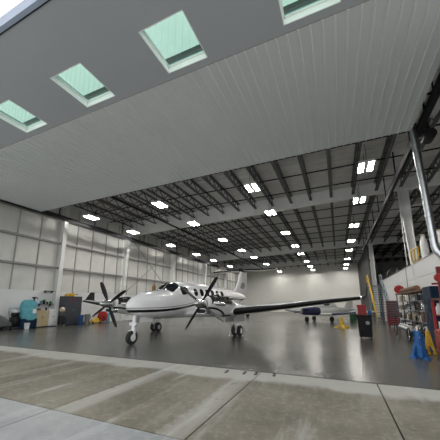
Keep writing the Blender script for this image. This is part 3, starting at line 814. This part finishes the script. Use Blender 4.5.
MB().rbox(-.14, .14, -.32, .10, 0, .26, .06).build('body', M_yellow, t, smooth=40)
MB().cyl((0, .10, .18), (0, .30, .18), .07, .05, 14).build('gearbox', M_yellow, t, smooth=40)
MB().cyl((0, .30, .18), (0, .44, .18), .035, n=12).build('chuck', M_black, t, smooth=40)
MB().rbox(-.06, .06, -.06, .06, .26, .31, .02).build('handle', M_black, t)
t = empty('tool_case', (-19.36, 14.25, 2.22), 0, 'small yellow case left of the power tool on the dark grey cabinet', 'case')
MB().rbox(-.14, .14, -.12, .12, 0, .17, .03).build('shell', M_yellow, t)
MB().tube([(0, -.05, .17), (0, -.05, .21), (0, .05, .21), (0, .05, .17)], .012, 6).build('handle', M_black, t)
# bins and bits right of the cabinet
def bin_(name, loc, r, h, m, label):
    t = empty(name, loc, 0, label, 'bin')
    MB().lathe([(r * .78, 0), (r * .82, .03), (r * .97, h - .04), (r * 1.04, h - .04), (r * 1.04, h), (r * .93, h), (r * .76, .05), (.01, .05)], n=26).build('barrel', m, t, smooth=40)
    for s in (-1, 1): MB().rbox(-.05, .05, s * r * 1.0 - .03, s * r * 1.0 + .03, h * .78, h * .82, .01).build('handle', m, t)
    return t
bin_('waste_bin', (-18.65, 15.1, 0), .22, .78, mat('bin_blue', (.02, .06, .2), .45), 'dark blue round waste bin right of the tall grey cabinet')
bin_('waste_bin', (-18.85, 15.85, 0), .22, .80, mat('bin_taupe', (.22, .22, .20), .5), 'grey round waste bin between the blue bin and the yellow lift')
t = empty('broom', (-19.30, 15.95, 0), 0, 'broom with a dark head leaning by the grey waste bin', 'broom')
MB().cyl((0, 0, .1), (-.55, .05, 1.35), .016, n=8).build('stick', M_tan, t, smooth=40)
MB().prism([(-.05, 0), (.06, 0), (.03, .16), (-.03, .16)], 'y', -.18, .18).build('head', M_dgrey, t)
t = empty('floor_jack', (-18.95, 16.75, 0), 0, 'yellow low floor jack on the floor right of the waste bins', 'jack')
MB().rbox(-.22, .22, -.4, .38, .08, .26, .03).build('frame', M_yellow, t)
MB().prism([(-.3, .22), (.25, .22), (.3, .42), (.05, .5)], 'x', -.12, .12).build('lift_arm', M_yellow, t)
MB().cyl((0, .28, .44), (0, .28, .52), .08, n=14).build('saddle', M_black, t)
MB().cyl((0, -.35, .2), (0, -.6, .85), .02, n=8).build('handle', M_black, t)
for sx in (-.22, .22):
    for sy in (-.38, .3): MB().cyl((sx - .03, sy, .09), (sx + .03, sy, .09), .09, n=14).build('wheel', M_rubber, t, smooth=40)
t = empty('hose_reel', (-19.2, 17.75, 0), 0, 'red hose reel cart behind the starboard propeller near the left wall', 'hose reel')
MB().lathe([(.42, -.14), (.44, -.14), (.44, -.11), (.26, -.10), (.26, .10), (.44, .11), (.44, .14), (.42, .14), (.05, .13), (.05, -.13)], (0, 0, .56), (1, 0, 0), 28).build('drum', M_red, t, smooth=40)
o = MB()
for k in range(5): 
    xx = -.08 + .04 * k
    o.tube([(xx, .30 * cos(a), .56 + .30 * sin(a)) for a in [2 * pi * j / 24 for j in range(25)]], .022, 6)
o.build('hose', M_dred, t, smooth=50)
for sx in (-.19, .19):
    MB().bar((sx, 0, .56), (sx, -.35, .02), .04, .04).bar((sx, 0, .56), (sx, .35, .02), .04, .04).bar((sx, -.37, .02), (sx, .37, .02), .04, .04).build('stand', M_dgrey, t)
t = empty('gas_bottle', (-19.75, 18.9, 0), 0, 'tall teal gas bottle standing by the left wall behind the starboard wing', 'gas bottle')
MB().lathe([(.14, 0), (.15, .03), (.15, 1.35), (.12, 1.5), (.05, 1.56), (.04, 1.6)], n=20).build('cylinder', M_teal, t, smooth=50)
MB().lathe([(.03, 1.58), (.05, 1.6), (.05, 1.72), (.02, 1.74)], n=12).build('valve', M_chrome, t, smooth=40)

# ------------------------------------------------------------------ right-hand side
# black bin with red box
t = empty('utility_cart', (1.06, 14.3, 0), R(-5), 'tall black wheeled utility cart standing alone on the floor at right', 'cart')
o = MB(); o.loft([[(x * k, y * k, z) for x, y in ((-.30, -.26), (-.26, -.30), (.26, -.30), (.30, -.26), (.30, .26), (.26, .30), (-.26, .30), (-.30, .26))] for z, k in ((.09, .86), (.13, .9), (.98, 1.0), (1.02, 1.0))]); o.build('body', M_black, t, smooth=30)
MB().rbox(-.34, .34, -.34, .34, 1.0, 1.07, .03).build('lid', M_black, t)
for sx in (-.2, .2):
    for sy in (-.2, .2): MB().cyl((sx - .025, sy, .07), (sx + .025, sy, .07), .07, n=14).build('caster', M_rubber, t, smooth=40)
MB().cyl((-.28, .36, .9), (.28, .36, .9), .02, n=8).build('handle', M_grey, t)
lb_ = MB().lathe([(.001, 0), (.085, 0), (.085, .012), (.001, .012)], (.12, -.298, .72), (0, -1, 0), 20).build('badge', M_grey, t); lb_['label'] = 'round grey badge on the front'
t = empty('toolbox', (.98, 14.3, 1.07), R(4), 'red box standing on top of the black utility cart', 'box')
MB().rbox(-.18, .18, -.14, .14, 0, .44, .02).build('case', M_red, t)
MB().rbox(-.19, .19, -.15, .15, .40, .46, .02).build('lid', M_red, t)
MB().rbox(-.24, -.18, -.1, .1, .02, .34, .02).build('side_pocket', M_whitep, t)
o = MB().rbox(-.08, .08, -.1, .1, 0, .2, .03); single(o.build('rag', M_blue, loc=(1.30, 14.25, 1.07)), 'small blue bundle beside the red box on the black cart', 'bundle')

# yellow tripod stand
def tripod(name, loc, rz, m, h, spread, label, ram=M_chrome, rt_=.05, at=.80, z0=.30):
    t = empty(name, loc, rz, label, 'jack')
    MB().cyl((0, 0, h * z0), (0, 0, h * .86), rt_, n=16).build('cylinder', m, t, smooth=40)
    MB().cyl((0, 0, h * .86), (0, 0, h), rt_ * .45, n=12).build('ram', ram, t, smooth=40)
    for k in range(3):
        a = 2 * pi * k / 3 + .4; c_, s_ = cos(a), sin(a)
        o = MB(); o.bar((c_ * rt_ * .6, s_ * rt_ * .6, h * at), (c_ * spread, s_ * spread, .05), rt_ * .9, rt_ * .7)
        o.bar((c_ * rt_ * .6, s_ * rt_ * .6, h * min(.36, at * .5)), (c_ * spread * .8, s_ * spread * .8, h * .12), rt_ * .6, rt_ * .5)
        lg = o.build('leg', m, t)
        MB().cyl((c_ * spread, s_ * spread, 0), (c_ * spread, s_ * spread, .06), rt_ * 1.1, n=14).build('foot', m, lg, smooth=40)
    return t
tj = tripod('tripod_stand', (.13, 19.7, 0), .3, M_yellow, .76, .44, 'yellow three-legged jack stand on the open floor left of the black cart', M_yellow, .12, .30, .08)

# steel stair up to the mezzanine, facing the door
t = empty('staircase', (3.40, 25.6, 0), 0, 'open steel staircase with grey treads climbing beside the white mezzanine wall', 'stairs')
ns, run, rise = 15, .27, .222
for s in (-1, 1):
    MB().bar((s * .54, -.1, .1), (s * .54, ns * run, ns * rise + .02), .05, .22).build('stringer', M_stair, t)
tm = MB().rbox(-.52, .52, -.14, .14, -.035, 0, .01).mesh('tread', M_stair)
for k in range(ns):
    c = bpy.data.objects.new('tread', tm); COL.objects.link(c); c.parent = t; c.location = (0, .05 + run * k, rise * (k + 1))
MB().box(-.56, .56, ns * run - .05, ns * run + 1.0, ns * rise - .02, ns * rise + .04).build('landing', M_stair, t)
for k in (-.5, .5): MB().box(k - .04, k + .04, ns * run + .85, ns * run + .93, 0, ns * rise).build('landing_post', M_stair, t)
for s in (-1, 1):
    hr = MB(); hr.tube([(s * .58, 0, 1.1), (s * .58, ns * run, ns * rise + 1.05), (s * .58, ns * run + 1.0, ns * rise + 1.05)], .04, 8)
    hr.tube([(s * .58, 0, .65), (s * .58, ns * run, ns * rise + .55), (s * .58, ns * run + 1.0, ns * rise + .55)], .03, 8)
    for k in range(5):
        y = ns * run * k / 4; hr.cyl((s * .58, y, rise * y / run + .05), (s * .58, y, rise * y / run + 1.1), .035, n=8)
    hr.cyl((s * .58, ns * run + 1.0, ns * rise), (s * .58, ns * run + 1.0, ns * rise + 1.05), .035, n=8)
    h_ = hr.build('handrail', M_yellow if s < 0 else M_stair, t, smooth=40)
    h_['label'] = 'yellow handrail' if s < 0 else 'grey handrail'

# roller chest with dark drawers
t = empty('tool_chest', (3.42, 22.1, 0), 0, 'red tool chest with dark drawer fronts between the staircase and the parts rack', 'tool chest')
MB().rbox(-.36, .36, -.28, .28, .12, 1.0, .02).build('cabinet', M_dred, t)
MB().rbox(-.34, .34, -.26, .26, 1.0, 1.80, .02).build('top_chest', M_dred, t)
for k in range(6):
    d_ = MB().rbox(-.33, .33, -.30, -.27, .16 + .14 * k, .27 + .14 * k, .006).build('drawer', M_dred if k < 4 else M_dgrey, t)
    MB().box(-.30, .30, -.32, -.30, .245 + .14 * k, .26 + .14 * k).build('pull', M_grey, d_)
for k in range(6):
    d_ = MB().rbox(-.31, .31, -.28, -.25, 1.03 + .125 * k, 1.125 + .125 * k, .006).build('drawer', M_dgrey, t)
    MB().box(-.28, .28, -.30, -.28, 1.10 + .125 * k, 1.115 + .125 * k).build('pull', M_grey, d_)
for sx in (-.28, .28):
    for sy in (-.2, .2): MB().cyl((sx - .02, sy, .06), (sx + .02, sy, .06), .06, n=12).build('caster', M_rubber, t, smooth=40)

# long parts rack against the mezzanine wall
RX0, RX1, RY0, RY1 = 3.34, 3.92, 13.4, 19.7
t = empty('parts_rack', (0, 0, 0), 0, 'long steel parts rack with a brown top board crammed along the white wall', 'rack')
t.location = ((RX0 + RX1) / 2, (RY0 + RY1) / 2, 0)
def L_(x0, x1, y0, y1, z0, z1): return MB().box(x0 - t.location.x, x1 - t.location.x, y0 - t.location.y, y1 - t.location.y, z0, z1)
for x in (RX0, RX1 - .05):
    for k in range(5):
        y = RY0 + (RY1 - RY0 - .05) * k / 4
        L_(x, x + .05, y, y + .05, 0, 2.12).build('post', M_dgrey, t)
SH = (.22, .76, 1.26, 1.72)
for z in SH: L_(RX0, RX1, RY0, RY1, z - .03, z).build('shelf', M_grey, t)
b_ = L_(RX0 - .04, RX1 + .02, RY0 - .03, RY1 + .03, 2.12, 2.20).build('top_board', M_brown, t); b_['label'] = 'brown top board'
pal = [('pale grey', mat('item_pale', (.62, .62, .58), .4)), ('silver', M_chrome), ('black', M_black), ('brown', M_brown), ('white', M_whitep), ('dark red', M_dred), ('bronze', mat('item_bronze', (.28, .20, .10), .4, .6)), ('dark grey', M_dgrey), ('cream', mat('item_cream', (.6, .54, .40), .5))]
names = {0: ('box', 'box'), 1: ('canister', 'canister'), 2: ('engine_part', 'engine part'), 3: ('crate', 'crate')}
lev = ['bottom', 'second', 'third', 'top']
cnt = ['first', 'second', 'third', 'fourth', 'fifth', 'sixth', 'seventh', 'eighth', 'ninth', 'tenth', 'eleventh', 'twelfth', 'thirteenth', 'fourteenth', 'fifteenth', 'sixteenth']
rr_ = random.Random(11)
for li, z in enumerate(SH):
    zmax = (SH[li + 1] if li < 3 else 2.12) - .06 - z
    y = RY1 - .12; k = 0
    while y > RY0 + .35 and k < 16:
        kind = rr_.randrange(4); cn_, m_ = pal[rr_.choices(range(9), (5, 4, 3, 2, 4, 1, 3, 3, 3))[0]]
        w_ = rr_.uniform(.22, .5); h_ = rr_.uniform(.5, .98) * zmax; d_ = rr_.uniform(.3, .46)
        x = RX0 + d_ / 2 + .02 + rr_.uniform(0, .06); yc = y - w_ / 2; o = MB()
        if kind == 0:
            o.rbox(-d_ / 2, d_ / 2, -w_ / 2, w_ / 2, 0, h_, .015); o.box(-d_ / 2 - .004, d_ / 2 + .004, -.03, .03, h_ * .3, h_ * .7)
        elif kind == 1:
            r = min(w_, d_) / 2; o.lathe([(r * .9, 0), (r, .02), (r, h_ * .8), (r * .55, h_ * .9), (r * .5, h_), (.01, h_)], n=18)
        elif kind == 2:
            r = min(w_ / 2, h_ / 2, .2); o.lathe([(r * .3, -d_ / 2), (r * .8, -d_ / 2 + .03), (r, -d_ / 4), (r * .7, 0), (r, d_ / 5), (r * .5, d_ / 2)], (0, 0, r), (1, 0, 0), 18); o.box(-d_ / 3, d_ / 3, -w_ / 2, w_ / 2, 0, .03); o.cyl((0, -w_ / 2.2, r * 1.1), (0, w_ / 2.2, r * 1.1), .03, n=8)
        else:
            o.box(-d_ / 2, d_ / 2, -w_ / 2, w_ / 2, 0, .02)
            for zz in (.04, h_ * .38, h_ * .68):
                o.box(-d_ / 2, -d_ / 2 + .015, -w_ / 2, w_ / 2, zz, zz + h_ * .22); o.box(d_ / 2 - .015, d_ / 2, -w_ / 2, w_ / 2, zz, zz + h_ * .22)
                o.box(-d_ / 2, d_ / 2, -w_ / 2, -w_ / 2 + .015, zz, zz + h_ * .22); o.box(-d_ / 2, d_ / 2, w_ / 2 - .015, w_ / 2, zz, zz + h_ * .22)
            for sx in (-1, 1):
                for sy in (-1, 1): o.box(sx * (d_ / 2 - .02) - .012, sx * (d_ / 2 - .02) + .012, sy * (w_ / 2 - .02) - .012, sy * (w_ / 2 - .02) + .012, 0, h_)
        nm, ct = names[kind]
        tag(o.build(nm, m_, loc=(x, yc, z), smooth=40), '%s %s, %s from the far end of the rack\'s %s shelf' % (cn_, ct, cnt[k], lev[li]), ct, 'things stored on the parts rack')
        y -= w_ + rr_.uniform(.01, .07); k += 1
t = empty('fire_hose_drum', (3.5, 19.5, 2.20), 0, 'red round drum on the far end of the rack top board', 'drum')
MB().lathe([(.20, -.12), (.25, -.12), (.25, -.09), (.21, -.08), (.21, .08), (.25, .09), (.25, .12), (.20, .12)], (0, 0, .25), (0, 1, 0), 26).build('shell', M_red, t, smooth=40)
MB().cyl((0, -.14, .25), (0, .14, .25), .06, n=14).build('axle', M_dred, t, smooth=40)
o = MB(); o.lathe([(.01, 0), (.12, 0), (.13, .03), (.13, 3.4), (.12, 3.43), (.01, 3.43)], (0, -1.72, .13), (0, 1, 0), 18)
single(o.build('rolled_mat', M_brown, loc=(3.55, 17.35, 2.20), smooth=40), 'long rolled brown mat lying on the rack top board', 'rolled mat')

# tube trolley with big wheel in front of the rack
t = empty('tube_trolley', (2.98, 15.4, 0), 0, 'long low grey trolley with spoked wheels loaded with tubes in front of the rack', 'trolley')
fr_ = MB(); 
for sx in (-.24, .24): fr_.bar((sx, -1.6, .36), (sx, 1.6, .36), .05, .06)
for k in range(5): fr_.bar((-.24, -1.5 + .75 * k, .36), (.24, -1.5 + .75 * k, .36), .05, .05)
fr_.build('frame', M_dgrey, t)
for sy in (-1.35, 1.5):
    for sx in (-.30, .30):
        o = MB(); o.tube([(sx, sy + .255 * cos(a), .28 + .255 * sin(a)) for a in [2 * pi * j / 28 for j in range(29)]], .028, 8)
        wh = o.build('wheel', M_rubber, t, smooth=50)
        o = MB(); o.cyl((sx - .04, sy, .28), (sx + .04, sy, .28), .04, n=12)
        for j in range(8): o.cyl((sx, sy, .28), (sx, sy + .24 * cos(pi * j / 4), .28 + .24 * sin(pi * j / 4)), .008, n=6)
        o.build('spokes', M_chrome, wh)
MB().tube([(-.2, 1.6, .36), (-.2, 1.95, .95), (.2, 1.95, .95), (.2, 1.6, .36)], .02, 8).build('handle', M_black, t, smooth=50)
for j, (xx, zz, rr2, m_, l0, l1, lb) in enumerate(((-.16, .455, .06, M_whitep, -1.5, 1.3, 'white tube nearest the open floor on the trolley'), (-.02, .45, .05, M_grey, -1.3, 1.5, 'grey tube in the middle of the trolley load'), (.13, .46, .065, M_chrome, -1.4, 1.1, 'bright metal tube nearest the rack on the trolley'), (-.08, .555, .05, mat('item_pale', (.62, .62, .58)), -1.1, 1.4, 'pale tube lying on top of the trolley load'))):
    o = MB(); ring = [(rr2, l0), (rr2, l1), (rr2 * .8, l1), (rr2 * .8, l0)]
    o.loft([[(xx + r * cos(a), yy, zz + r * sin(a)) for a in [2 * pi * k / 16 for k in range(16)]] for r, yy in ring + ring[:1]], caps=False)
    tag(o.build('tube', m_, loc=(2.98, 15.4, -.005), smooth=40), lb, 'tube', 'tubes on the trolley')

# dark blue locker
t = empty('locker', (3.52, 12.72, 0), 0, 'tall dark blue locker against the white wall, near end of the parts rack', 'locker')
MB().box(-.34, .34, -.52, .52, .05, 2.22).build('body', M_dblue, t)
MB().box(-.32, .32, -.5, .5, 0, .05).build('plinth', M_black, t)
for a, b_ in ((-.51, -.01), (.01, .51)):
    dd = MB().box(-.36, -.34, a, b_, .08, 2.19).build('door', M_dblue, t)
    MB().box(-.375, -.36, b_ - .09, b_ - .07, 1.0, 1.2).build('handle', M_chrome, dd)
MB().box(-.33, .33, -.535, -.52, .1, 2.18).build('side_panel', M_dblue, t)

# red service cart at the right edge with bottles
t = empty('service_cart', (2.93, 9.85, 0), 0, 'tall red open service cart with bottles at the right edge of the photo', 'cart')
MB().rbox(-.30, .30, -.40, .40, .12, .82, .02).build('cabinet', M_red, t)
for k in range(4):
    d_ = MB().rbox(-.325, -.30, -.37, .37, .15 + .165 * k, .295 + .165 * k, .006).build('drawer', M_red, t)
    MB().box(-.34, -.325, -.3, .3, .27 + .165 * k, .285 + .165 * k).build('pull', M_chrome, d_)
for sx in (-.27, .27):
    for sy in (-.37, .37): MB().box(sx - .03, sx + .03, sy - .03, sy + .03, .82, 1.70).build('post', M_red, t)
MB().box(-.30, .30, -.40, .40, 1.22, 1.25).build('shelf', M_red, t)
MB().box(-.30, .30, -.40, .40, 1.67, 1.73).build('roof', M_brown, t)
MB().box(.27, .30, -.38, .38, .82, 1.68).build('back_panel', M_red, t)
for sx in (-.22, .22):
    for sy in (-.3, .3): MB().cyl((sx - .03, sy, .06), (sx + .03, sy, .06), .06, n=12).build('caster', M_rubber, t, smooth=40)
for k, (yy, m_, cn_) in enumerate(((.27, M_whitep, 'white bottle farthest in'), (.08, mat('item_pale', (.62, .62, .58)), 'pale grey bottle second from the far side'), (-.12, M_red, 'red bottle third from the far side'), (-.29, M_whitep, 'white bottle nearest the door'))):
    o = MB(); o.lathe([(.06, 0), (.068, .02), (.068, .2), (.03, .27), (.025, .33), (.01, .33)], n=16)
    tag(o.build('bottle', m_, loc=(2.76, 9.85 + yy, 1.25), smooth=50), cn_ + ' on the red service cart upper shelf', 'bottle', 'bottles on the red service cart')
for k, (yy, m_, cn_) in enumerate(((.22, M_whitep, 'white can at the far side'), (-.02, M_dred, 'dark red can in the middle'), (-.24, M_whitep, 'white can at the near side'))):
    o = MB(); o.lathe([(.07, 0), (.075, .01), (.075, .2), (.07, .22), (.01, .22)], n=16)
    tag(o.build('can', m_, loc=(2.77, 9.85 + yy, .82), smooth=50), cn_ + ' of the red service cart\'s lower shelf', 'can', 'cans on the red service cart')
# red pipe stand / hoist mast behind the cart
t = empty('hoist_mast', (3.04, 10.64, 0), 0, 'slim red mast with a round red head rising behind the red service cart', 'hoist')
MB().box(-.28, .28, -.05, .05, .0, .10).box(-.05, .05, -.25, .25, 0, .10).build('base', M_dred, t)
MB().box(-.05, .05, -.05, .05, .1, 2.75).build('mast', M_dred, t)
MB().lathe([(.05, -.08), (.12, -.08), (.135, -.05), (.135, .05), (.12, .08), (.05, .08)], (0, 0, 2.4), (0, 1, 0), 22).build('head', M_red, t, smooth=40)
MB().bar((0, 0, 2.2), (-.22, 0, 2.2), .05, .06).build('arm', M_dred, t)

# blue tripod aircraft jack, nearest thing on the right
t = tripod('aircraft_jack', (2.08, 9.8, 0), .75, M_blue, .90, .17, 'blue three-legged aircraft jack, nearest object on the right side of the floor', M_chrome, .10, .5, .10)
MB().rbox(-.19, -.08, -.18, -.05, .03, .36, .02).build('pump', M_blue, t)
MB().cyl((-.13, -.12, .36), (-.24, -.20, .60), .014, n=8).build('pump_handle', M_chrome, t)
MB().cyl((.15, -.05, .1), (.15, -.05, .60), .035, n=10).build('reservoir', M_blue, t, smooth=40)
t = tripod('tripod_stand', (2.55, 10.75, 0), 1.2, M_yellow, .84, .14, 'yellow three-legged stand between the blue jack and the red service cart', M_whitep, .06)
t = empty('air_hose', (2.24, 10.5, 0), 0, 'short yellow-fitted black hose coil on the floor behind the blue jack', 'hose')
MB().tube([(.17 * cos(a), .17 * sin(a), .03 + .014 * a / 2.2) for a in [2 * pi * j / 18 for j in range(55)]], .022, 8).build('coil', M_black, t, smooth=50)
MB().cyl((.17, 0, .06), (.25, -.08, .05), .03, n=10).build('fitting', M_yellow, t, smooth=40)

# green barrel and clutter at the back right
t = empty('barrel', (1.15, 27.6, 0), 0, 'small dark green barrel in the distance left of the black cart', 'barrel')
MB().lathe([(.26, 0), (.29, .02), (.29, .28), (.30, .30), (.29, .32), (.29, .58), (.30, .6), (.29, .62), (.29, .86), (.26, .88), (.01, .87)], n=22).build('drum', mat('dark_green_paint', (.012, .07, .03), .5), t, smooth=40)
MB().cyl((.1, .1, .87), (.1, .1, .91), .04, n=10).build('cap', M_black, t)
t = empty('work_table', (.9, 34.0, 0), 0, 'white work table far back between the small airplane and the staircase', 'table')
MB().box(-1.2, 1.2, -.4, .4, .86, .92).build('top', M_whitep, t)
for sx in (-1.1, 1.1):
    for sy in (-.33, .33): MB().box(sx - .04, sx + .04, sy - .04, sy + .04, 0, .86).build('leg', M_grey, t)
for k, (xx, m_, lb) in enumerate(((-.8, M_whitep, 'white box at the left end of the far work table'), (0, mat('item_pale', (.62, .62, .58)), 'pale grey box in the middle of the far work table'), (.75, M_whitep, 'white box at the right end of the far work table'))):
    o = MB().rbox(-.3, .3, -.22, .22, 0, .38 + .1 * k, .02); single(o.build('box', m_, loc=(.9 + xx, 34.0, .92)), lb, 'box', 'boxes on the far work table')

# things up on the mezzanine
def sack(loc, r, h, label):
    t = empty('storage_tank', loc, 0, label, 'tank')
    MB().lathe([(r * .95, 0), (r, .05), (r, h * .78), (r * .8, h * .88), (r * .5, h * .93), (r * .48, h), (.01, h)], n=24).build('shell', M_steel_white, t, smooth=50)
    MB().lathe([(r * .55, h * .995), (r * .55, h * 1.03), (.01, h * 1.03)], n=18).build('lid', mat('item_cream', (.6, .54, .40)), t, smooth=40)
    return t
sack((4.70, 18.05, 2.95), .2, 2.45, 'tall white tank on the mezzanine just right of the white column')
sack((5.05, 16.6, 2.95), .26, 2.3, 'white tank on the mezzanine at the right edge of the photo')
t = empty('guard_rail', (4.40, 18.1, 2.95), 0, 'yellow guard rail on the mezzanine behind the white column', 'railing')
for y in (0, .8, 1.6): MB().box(-.03, .03, y - .03, y + .03, 0, 1.88).build('post', M_yellow, t)
for z in (1.1, 1.83): MB().box(-.03, .03, -.03, 1.63, z, z + .05).build('rail', M_yellow, t)
t = empty('drum_fan', (4.62, 26.2, 2.95), R(10), 'round black drum fan on the mezzanine above the staircase', 'fan')
o = MB(); ring = [(.62, -.16), (.66, -.16), (.66, .16), (.62, .16)]
o.loft([[(r * cos(a), yy, 1.02 + r * sin(a)) for a in [2 * pi * k / 28 for k in range(28)]] for r, yy in ring + ring[:1]], caps=False); o.build('housing', M_black, t, smooth=40)
o = MB(); o.cyl((0, -.12, 1.02), (0, .12, 1.02), .12, n=16); o.build('motor', M_black, t, smooth=40)
for k in range(5):
    a = 2 * pi * k / 5; o = MB(); o.bar((.1 * cos(a), 0, 1.02 + .1 * sin(a)), (.58 * cos(a), .03, 1.02 + .58 * sin(a)), .22, .02); o.build('blade', M_dgrey, t)
MB().box(-.5, .5, -.25, .25, 0, .06).box(-.45, -.37, -.04, .04, .06, .62).box(.37, .45, -.04, .04, .06, .62).build('stand', M_black, t)

# galvanised duct by the door corner, with motor and white tube
t = empty('duct', (3.05, 11.32, 0), 0, 'shiny galvanised round duct rising to the ceiling beside the open door', 'duct')
px = MB(); px.cyl((.2, 0, 3.58), (0, 0, 10.222), .12, n=20); dct = px.build('pipe', M_galv, t, smooth=40)
for z in (4.6, 5.9, 7.2): MB().lathe([(.12, z), (.135, z + .01), (.135, z + .05), (.12, z + .06)], (.2 * (10.2 - z) / 6.64, 0, 0), n=20).build('collar', M_galv, dct, smooth=40)
MB().tube([(.2, 0, 3.66), (.205, 0, 3.52), (.235, -.02, 3.40), (.31, -.05, 3.26), (.40, -.1, 3.10)], .13, 18).build('elbow', M_galv, t, smooth=50)
MB().tube([(.40, -.1, 3.10), (.62, -.1, 2.76), (.92, -.1, 2.30), (.98, -.1, 2.12), (1.0, -.1, 1.9), (1.0, -.1, 0)], .125, 18).build('branch_pipe', M_galv, t, smooth=50)
t = empty('door_motor', (3.56, 11.3, 7.72), 0, 'black motor hung at the inner corner of the open door', 'motor')
MB().lathe([(.10, -.26), (.2, -.24), (.21, 0), (.2, .2), (.1, .26)], (0, 0, 0), (0, 1, 0), 20).build('housing', M_black, t, smooth=40)
MB().box(-.14, .14, -.12, .12, .15, .24).build('mount', M_black, t)
MB().box(-.03, .03, -.03, .03, .2, 2.5).build('hanger', M_black_steel, t)
MB().cyl((-.3, .0, .02), (-.1, 0, .02), .05, n=12).build('shaft', M_chrome, t, smooth=40)
t = empty('heater_tube', (3.58, 9.6, 8.30), 0, 'fat white horizontal tube beside the right edge of the open door', 'tube')
MB().lathe([(.02, -2.3), (.16, -2.28), (.18, -2.2), (.18, 1.1), (.16, 1.18), (.02, 1.2)], (0, 0, 0), (0, 1, 0), 22).build('tube', M_steel_white, t, smooth=40)
for y in (-1.9, .7): MB().box(-.02, .02, y - .02, y + .02, .12, 1.93).build('hanger', M_black_steel, t)
# dark sprinkler main under the roof
t = empty('sprinkler_main', (-13.25, 11.2, 8.62), 0, 'long black pipe hung under the roof running away from the door on the left', 'pipe')
MB().cyl((0, 0, 0), (0, 40, 0), .075, n=12).build('pipe', M_black_steel, t, smooth=40)
for k in range(9): MB().box(-.02, .02, .6 + 4.6 * k, .64 + 4.6 * k, 0, 1.02).build('hanger', M_black_steel, t)
# floor cleats in front of the threshold
for k, (x, y) in enumerate(((-2.52, 6.10), (-2.10, 6.15), (-1.84, 6.2), (-1.43, 6.24))):
    t = empty('door_cleat', (x, y, 0), R(8), 'small dark floor cleat at the threshold, %s from the left' % cnt[k], 'cleat', 'floor cleats at the threshold')
    MB().box(-.03, .03, -.11, .11, 0, .012).build('plate', M_black_steel, t)
    MB().cyl((0, -.06, .01), (0, -.06, .03), .015, n=8).build('bolt', M_grey, t)
t = empty('wall_box', (-20.2, 25.9, 3.2), 0, 'small orange-brown box fixed high on the left wall behind the large airplane nose', 'box')
M_orange = mat('orange_brown', (.42, .22, .05), .5)
MB().rbox(0, .26, -.22, .22, 0, .62, .03).build('case', M_orange, t)
MB().rbox(.26, .29, -.17, .17, .08, .54, .01).build('door', mat('orange_dark', (.2, .1, .03), .5), t)
MB().cyl((.12, 0, .62), (.12, 0, .80), .05, n=10).build('pipe', M_dgrey, t)
# ------------------------------------------------------------------ camera, light, world
cam = bpy.data.cameras.new('camera'); co = bpy.data.objects.new('camera', cam); COL.objects.link(co)
p, yw, rl = R(10.47), R(23.78), R(-.13)
f = Vector((-sin(yw) * cos(p), cos(yw) * cos(p), sin(p))); rt = Vector((cos(yw), sin(yw), 0)); up = rt.cross(f)
r2 = rt * cos(rl) + up * sin(rl); u2 = up * cos(rl) - rt * sin(rl)
M = Matrix((r2, u2, -f)).transposed().to_4x4(); M.translation = (0, 0, 1.55)
co.matrix_world = M
cam.sensor_width = 36; cam.sensor_fit = 'HORIZONTAL'; cam.lens = 264.0 / 440 * 36
cam.shift_y = 35.9 / 440; cam.clip_end = 400; cam.clip_start = .05
SC.camera = co

sun = bpy.data.lights.new('sun', 'SUN'); sun.energy = 3.6; sun.angle = R(2); sun.color = (1, .98, .95)
so = bpy.data.objects.new('sun', sun); COL.objects.link(so); so.location = (0, 40, 60)
so.rotation_euler = Vector((-.25, -1, -1.15)).to_track_quat('-Z', 'Y').to_euler()

wd = bpy.data.worlds.new('sky'); SC.world = wd; wd.use_nodes = True
nt = wd.node_tree; bg = nt.nodes['Background']
tc = nt.nodes.new('ShaderNodeTexCoord')
c = mix(nt, smooth(nt, noise(nt, tc.outputs['Generated'], 2.0, 5), .3, .7), (.93, .94, .97), (1.0, .985, .96))
nt.links.new(c, bg.inputs['Color']); bg.inputs['Strength'].default_value = 1.5

SC.view_settings.view_transform = 'Standard'; SC.view_settings.look = 'None'
SC.view_settings.gamma = 1.0; SC.view_settings.exposure = 0.0; SC.view_settings.use_curve_mapping = False
